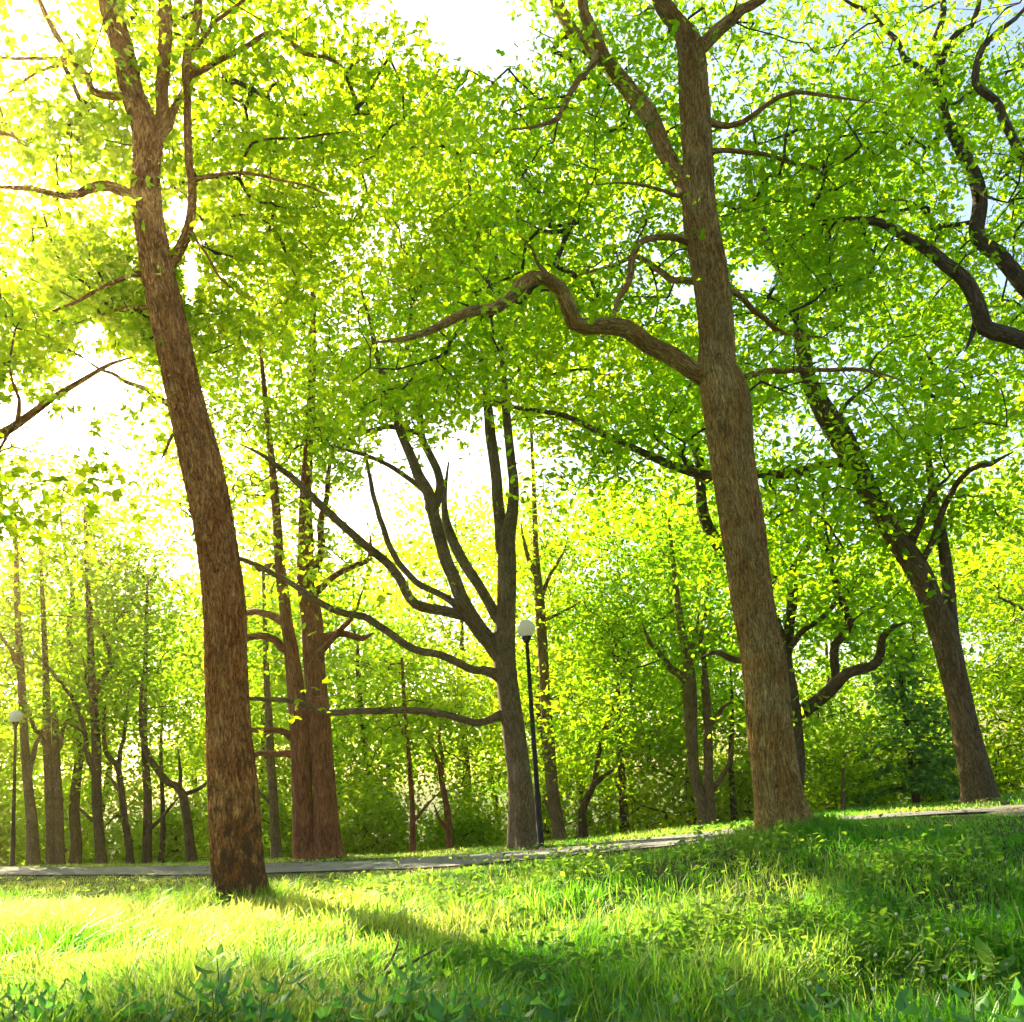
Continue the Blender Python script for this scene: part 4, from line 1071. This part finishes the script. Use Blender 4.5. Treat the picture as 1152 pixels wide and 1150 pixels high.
M['clover'] = plain_mat('clover_petal', (.72, .70, .62), .7, nscale=90, amt=.5, spec=.1)
M['stem'] = plain_mat('green_stem', (.09, .16, .03), .6, nscale=20, spec=.2)
g = np.random.default_rng(101)
cs = np.array([(0, 0, 0), (.008, 0, .08), (.004, .006, .17), (.012, .004, .26)])
v, f, k = tube(cs, np.array([.0022, .002, .0018, .0016]), 5)
PP = []; FF = []
base = np.array([.012, .004, .265])
for q in range(46):
    zc = 1 - 2 * (q + .5) / 46 * .8; ph = q * 2.399; rr_ = math.sqrt(max(0, 1 - zc * zc))
    d = np.array([rr_ * math.cos(ph), rr_ * math.sin(ph), zc])
    s1 = np.cross(d, [.3, .2, .9]); s1 /= np.linalg.norm(s1)
    o_ = len(PP); PP += [base + d * .004, base + d * .011 + s1 * .0028, base + d * .0165, base + d * .011 - s1 * .0028]; FF.append((o_, o_ + 1, o_ + 2, o_ + 3))
root0 = empty('clover_flower', (0, 0, 0), 'small white clover head standing in the shaded grass', 'flower', 'white clover flowers in the grass')
mesh_obj('stem', v, f, M['stem'], root0, True); mesh_obj('flower_head', np.array(PP), np.array(FF), M['clover'], root0)
fl = [(1037, 1019), (1025, 1030), (1080, 1033), (1128, 1034), (1010, 1043), (858, 1047), (835, 1052), (1086, 1060), (1110, 967), (1037, 1061), (1108, 1084), (1131, 1094), (1019, 1093), (1027, 1085), (998, 1084), (925, 1083), (1042, 1117), (1081, 1126), (979, 1123), (1046, 960),
      (1088, 957), (1062, 955), (1102, 965), (1144, 968), (1020, 955), (1096, 935), (1040, 988), (1075, 990), (1055, 1106), (1058, 1057), (1150, 1060), (1146, 1022), (921, 1122), (1064, 1125), (1128, 988), (1093, 972), (1005, 1000), (960, 1010), (985, 976), (1120, 1110)]
first = True
for (px, py) in fl:
    o = root0 if first else copy_tree(root0); first = False
    x, y, z = ray_ground(px + g.uniform(-3, 3), py + 30); o.location = (x, y, z); o.rotation_euler = (g.normal(0, .15), g.normal(0, .15), g.uniform(0, 6.28)); s = g.uniform(.65, .95); o.scale = (s, s, s)

# nettle-like plants along the near edge
def plant_proto(h, seed, size, mat):
    g = np.random.default_rng(seed)
    root = empty('nettle_plant', (0, 0, 0), 'low dark bluish green nettle plant with toothed pointed leaves along the near edge', 'plant', 'nettle plants along the near edge')
    t = np.linspace(0, 1, 7)
    c = np.stack([.06 * np.sin(t * 2 + seed), .05 * np.sin(t * 2.6 + 2 * seed), h * t], 1)
    v, f, k = tube(c, np.linspace(.005, .0025, 7), 6)
    mesh_obj('stem', v, f, M['stem'], root, True)
    out = []; ka = seed * .7
    S = [(0, 0, 0)]; zig = [(.16, .12), (.24, .18), (.25, .27), (.29, .31), (.25, .40), (.26, .46), (.20, .55), (.20, .62), (.13, .70), (.13, .77), (.06, .87)]
    R_ = [(x, y, .03) for x, y in zig]; L_ = [(-x, y, .03) for x, y in zig]
    mid = [(0, y, -.01 - .12 * y * y) for x, y in zig]
    Vt = np.array([(0, 0, 0), (0, 1, -.16)] + R_ + L_ + mid)
    m = len(zig); Fl = []
    for q in range(m - 1):
        Fl.append((2 + 2 * m + q, 2 + q, 3 + q, 3 + 2 * m + q)); Fl.append((2 + 2 * m + q, 3 + 2 * m + q, 3 + m + q, 2 + m + q))
    Fl = np.array(Fl + [(0, 2, 2 + 2 * m, 2 + m), (2 + 2 * m + m - 1, 2 + m - 1, 1, 2 + m + m - 1)])
    Vt[:, 2] -= .22 * Vt[:, 1] ** 2
    Vs, Fs, Ts = [], [], []; o_ = 0
    for lev in range(1, 7):
        s_ = size * (1.15 - .5 * abs(lev / 6 - .6)) * (1 if lev < 6 else .6)
        for side in range(2 if lev < 6 else 3):
            a = ka + lev * 1.57 + side * (math.pi if lev < 6 else 2.1)
            ca, sa = math.cos(a), math.sin(a); el = .28 + g.normal(0, .2) + (.5 if lev == 6 else 0)
            X = np.array([-sa, ca, 0]); Y = np.array([ca * math.cos(el), sa * math.cos(el), math.sin(el)]); Z = np.cross(X, Y)
            off = c[lev] + Y * .02
            Vs.append(off + s_ * (Vt[:, :1] * X + Vt[:, 1:2] * Y + Vt[:, 2:] * Z)); Fs.append(Fl + o_); o_ += len(Vt); Ts.append(np.full(len(Fl), g.uniform(0, 1)))
    mesh_obj('foliage', np.concatenate(Vs), np.concatenate(Fs), M[mat], root, True, fattr={'tint': np.concatenate(Ts)})
    return root


pp_ = [plant_proto(.30, 3, .115, 'nettle'), plant_proto(.24, 4, .10, 'nettle'), plant_proto(.36, 5, .105, 'nettle')]
used = set()
gx_ = np.random.default_rng(111)
NS = [(x + gx_.uniform(-9, 9), 1172 + gx_.uniform(-12, 26)) for x in list(range(-10, 640, 15)) + list(range(640, 1160, 46))]
NS += [(x + gx_.uniform(-12, 12), 1145 + gx_.uniform(-10, 8)) for x in range(240, 560, 34)]
for (px, py) in NS:
    k = int(g.integers(0, 3)); o = pp_[k] if k not in used else copy_tree(pp_[k]); used.add(k)
    x, y, z = ray_ground(px, py + 22); o.location = (x, y, z - .01); o.rotation_euler = (g.normal(0, .12), g.normal(0, .12), g.uniform(0, 6.28)); s = g.uniform(.8, 1.15); o.scale = (s, s, s)

# broad pale dock leaf near the right edge, and a dead stick in the grass
x, y, z = ray_ground(1124, 1118)
M['dock'] = leaf_mat('dock_leaf', (.09, .24, .02), (.12, .28, .03), (.5, .75, .08), (.6, .85, .1), .5)
dk = empty('dock_plant', (x, y, z), 'dock plant with one big pale oval leaf standing in the shaded grass', 'plant')
cs = np.array([(0, 0, 0), (.01, .01, .1), (.0, .02, .2)]); v, f, k = tube(cs, np.array([.004, .0035, .003]), 6); mesh_obj('stem', v, f, M['stem'], dk, True)
Vs, Fs = [], []
for q, (az, el, ln) in enumerate([(1.75, 1.1, .20), (.4, .5, .17), (4.0, .45, .17)]):
    t = np.linspace(0, 1, 9); wd = .24 * np.sin(np.pi * t ** .8) ** .8 * ln * 1.1
    Y = np.array([math.cos(az) * math.cos(el), math.sin(az) * math.cos(el), math.sin(el)]); X = np.array([-math.sin(az), math.cos(az), 0]); Z = np.cross(X, Y)
    cen = np.array([0, .01, .13]) + ln * t[:, None] * Y - (.12 * ln * t ** 2)[:, None] * Z * -1
    g3 = np.stack([cen - wd[:, None] * X + .02 * Z, cen, cen + wd[:, None] * X + .02 * Z], 1).reshape(-1, 3)
    fs = [(r * 3 + c, r * 3 + c + 1, r * 3 + c + 4, r * 3 + c + 3) for r in range(8) for c in range(2)]
    Fs.append(np.array(fs) + 27 * q); Vs.append(g3)
mesh_obj('foliage', np.concatenate(Vs), np.concatenate(Fs), M['dock'], dk, True, fattr={'tint': np.full(48, 1.0)})
x, y, z = ray_ground(425, 1118)
st = empty('fallen_stick', (x, y, z + .06), 'dead bleached stick lying in the grass above the nettles', 'stick')
parts = [tube(catmull(np.array(a, float), .05)[:, :3], np.linspace(.016, .006, len(catmull(np.array(a, float), .05))), 8) for a in ([(-.25, -.05, -.02), (0, 0, .04), (.2, .03, .10), (.36, .02, .18)], [(0, 0, .04), (.08, .1, .12), (.12, .16, .22)])]
v, f, k = merge(parts); mesh_obj('stick', v, f, M['bark_ash'], st, True, vattr={'bark': k})

# ------------------------------------------------------------------ sky, sun, air
w = bpy.data.worlds.new('World'); scene.world = w; w.use_nodes = True
nt = w.node_tree; nt.nodes.clear()
sk = nt.nodes.new('ShaderNodeTexSky'); sk.sky_type = 'NISHITA'; sk.sun_disc = False
sk.sun_elevation = SUN_EL; sk.sun_rotation = SUN_AZ; sk.dust_density = 2.0; sk.air_density = 1.0
bg = nt.nodes.new('ShaderNodeBackground'); bg.inputs['Strength'].default_value = .065
ow = nt.nodes.new('ShaderNodeOutputWorld')
nt.links.new(sk.outputs[0], bg.inputs[0]); nt.links.new(bg.outputs[0], ow.inputs[0])
sd = bpy.data.lights.new('sun', 'SUN'); sd.energy = 5.0; sd.angle = R(.53); sd.color = (1, .87, .56)
so = bpy.data.objects.new('sun', sd); COL.objects.link(so)
so.rotation_euler = Vector(SUN).to_track_quat('Z', 'Y').to_euler(); so.location = (-20, 30, 30)

HAZE = 0.0013
if HAZE:
    V = np.array([(x, y, z) for x in (-950, 950) for y in (-950, 980) for z in (-4.5, 26.0)])
    Fh = np.array([(0, 1, 3, 2), (4, 6, 7, 5), (0, 4, 5, 1), (2, 3, 7, 6), (0, 2, 6, 4), (1, 5, 7, 3)])
    mh = bpy.data.materials.new('golden_glow_air'); mh.use_nodes = True; t = mh.node_tree; t.nodes.clear()
    pv = t.nodes.new('ShaderNodeVolumePrincipled'); pv.inputs['Color'].default_value = (1, .77, .32, 1); pv.inputs['Density'].default_value = HAZE; pv.inputs['Anisotropy'].default_value = .84  # golden tint put into the air for the sun's glow
    mo = t.nodes.new('ShaderNodeOutputMaterial'); t.links.new(pv.outputs[0], mo.inputs['Volume'])
    hz = mesh_obj('haze', V, Fh, mh); hz['kind'] = 'stuff'

scene.view_settings.view_transform = 'Standard'
scene.view_settings.look = 'None'
scene.view_settings.exposure = 2.6
scene.view_settings.gamma = 1.0
cy = scene.cycles
cy.use_denoising = True
cy.max_bounces = 6; cy.diffuse_bounces = 5; cy.transmission_bounces = 5; cy.glossy_bounces = 2; cy.transparent_max_bounces = 4; cy.volume_bounces = 0
cy.sample_clamp_indirect = 6.0
cy.use_adaptive_sampling = True; cy.adaptive_threshold = .04
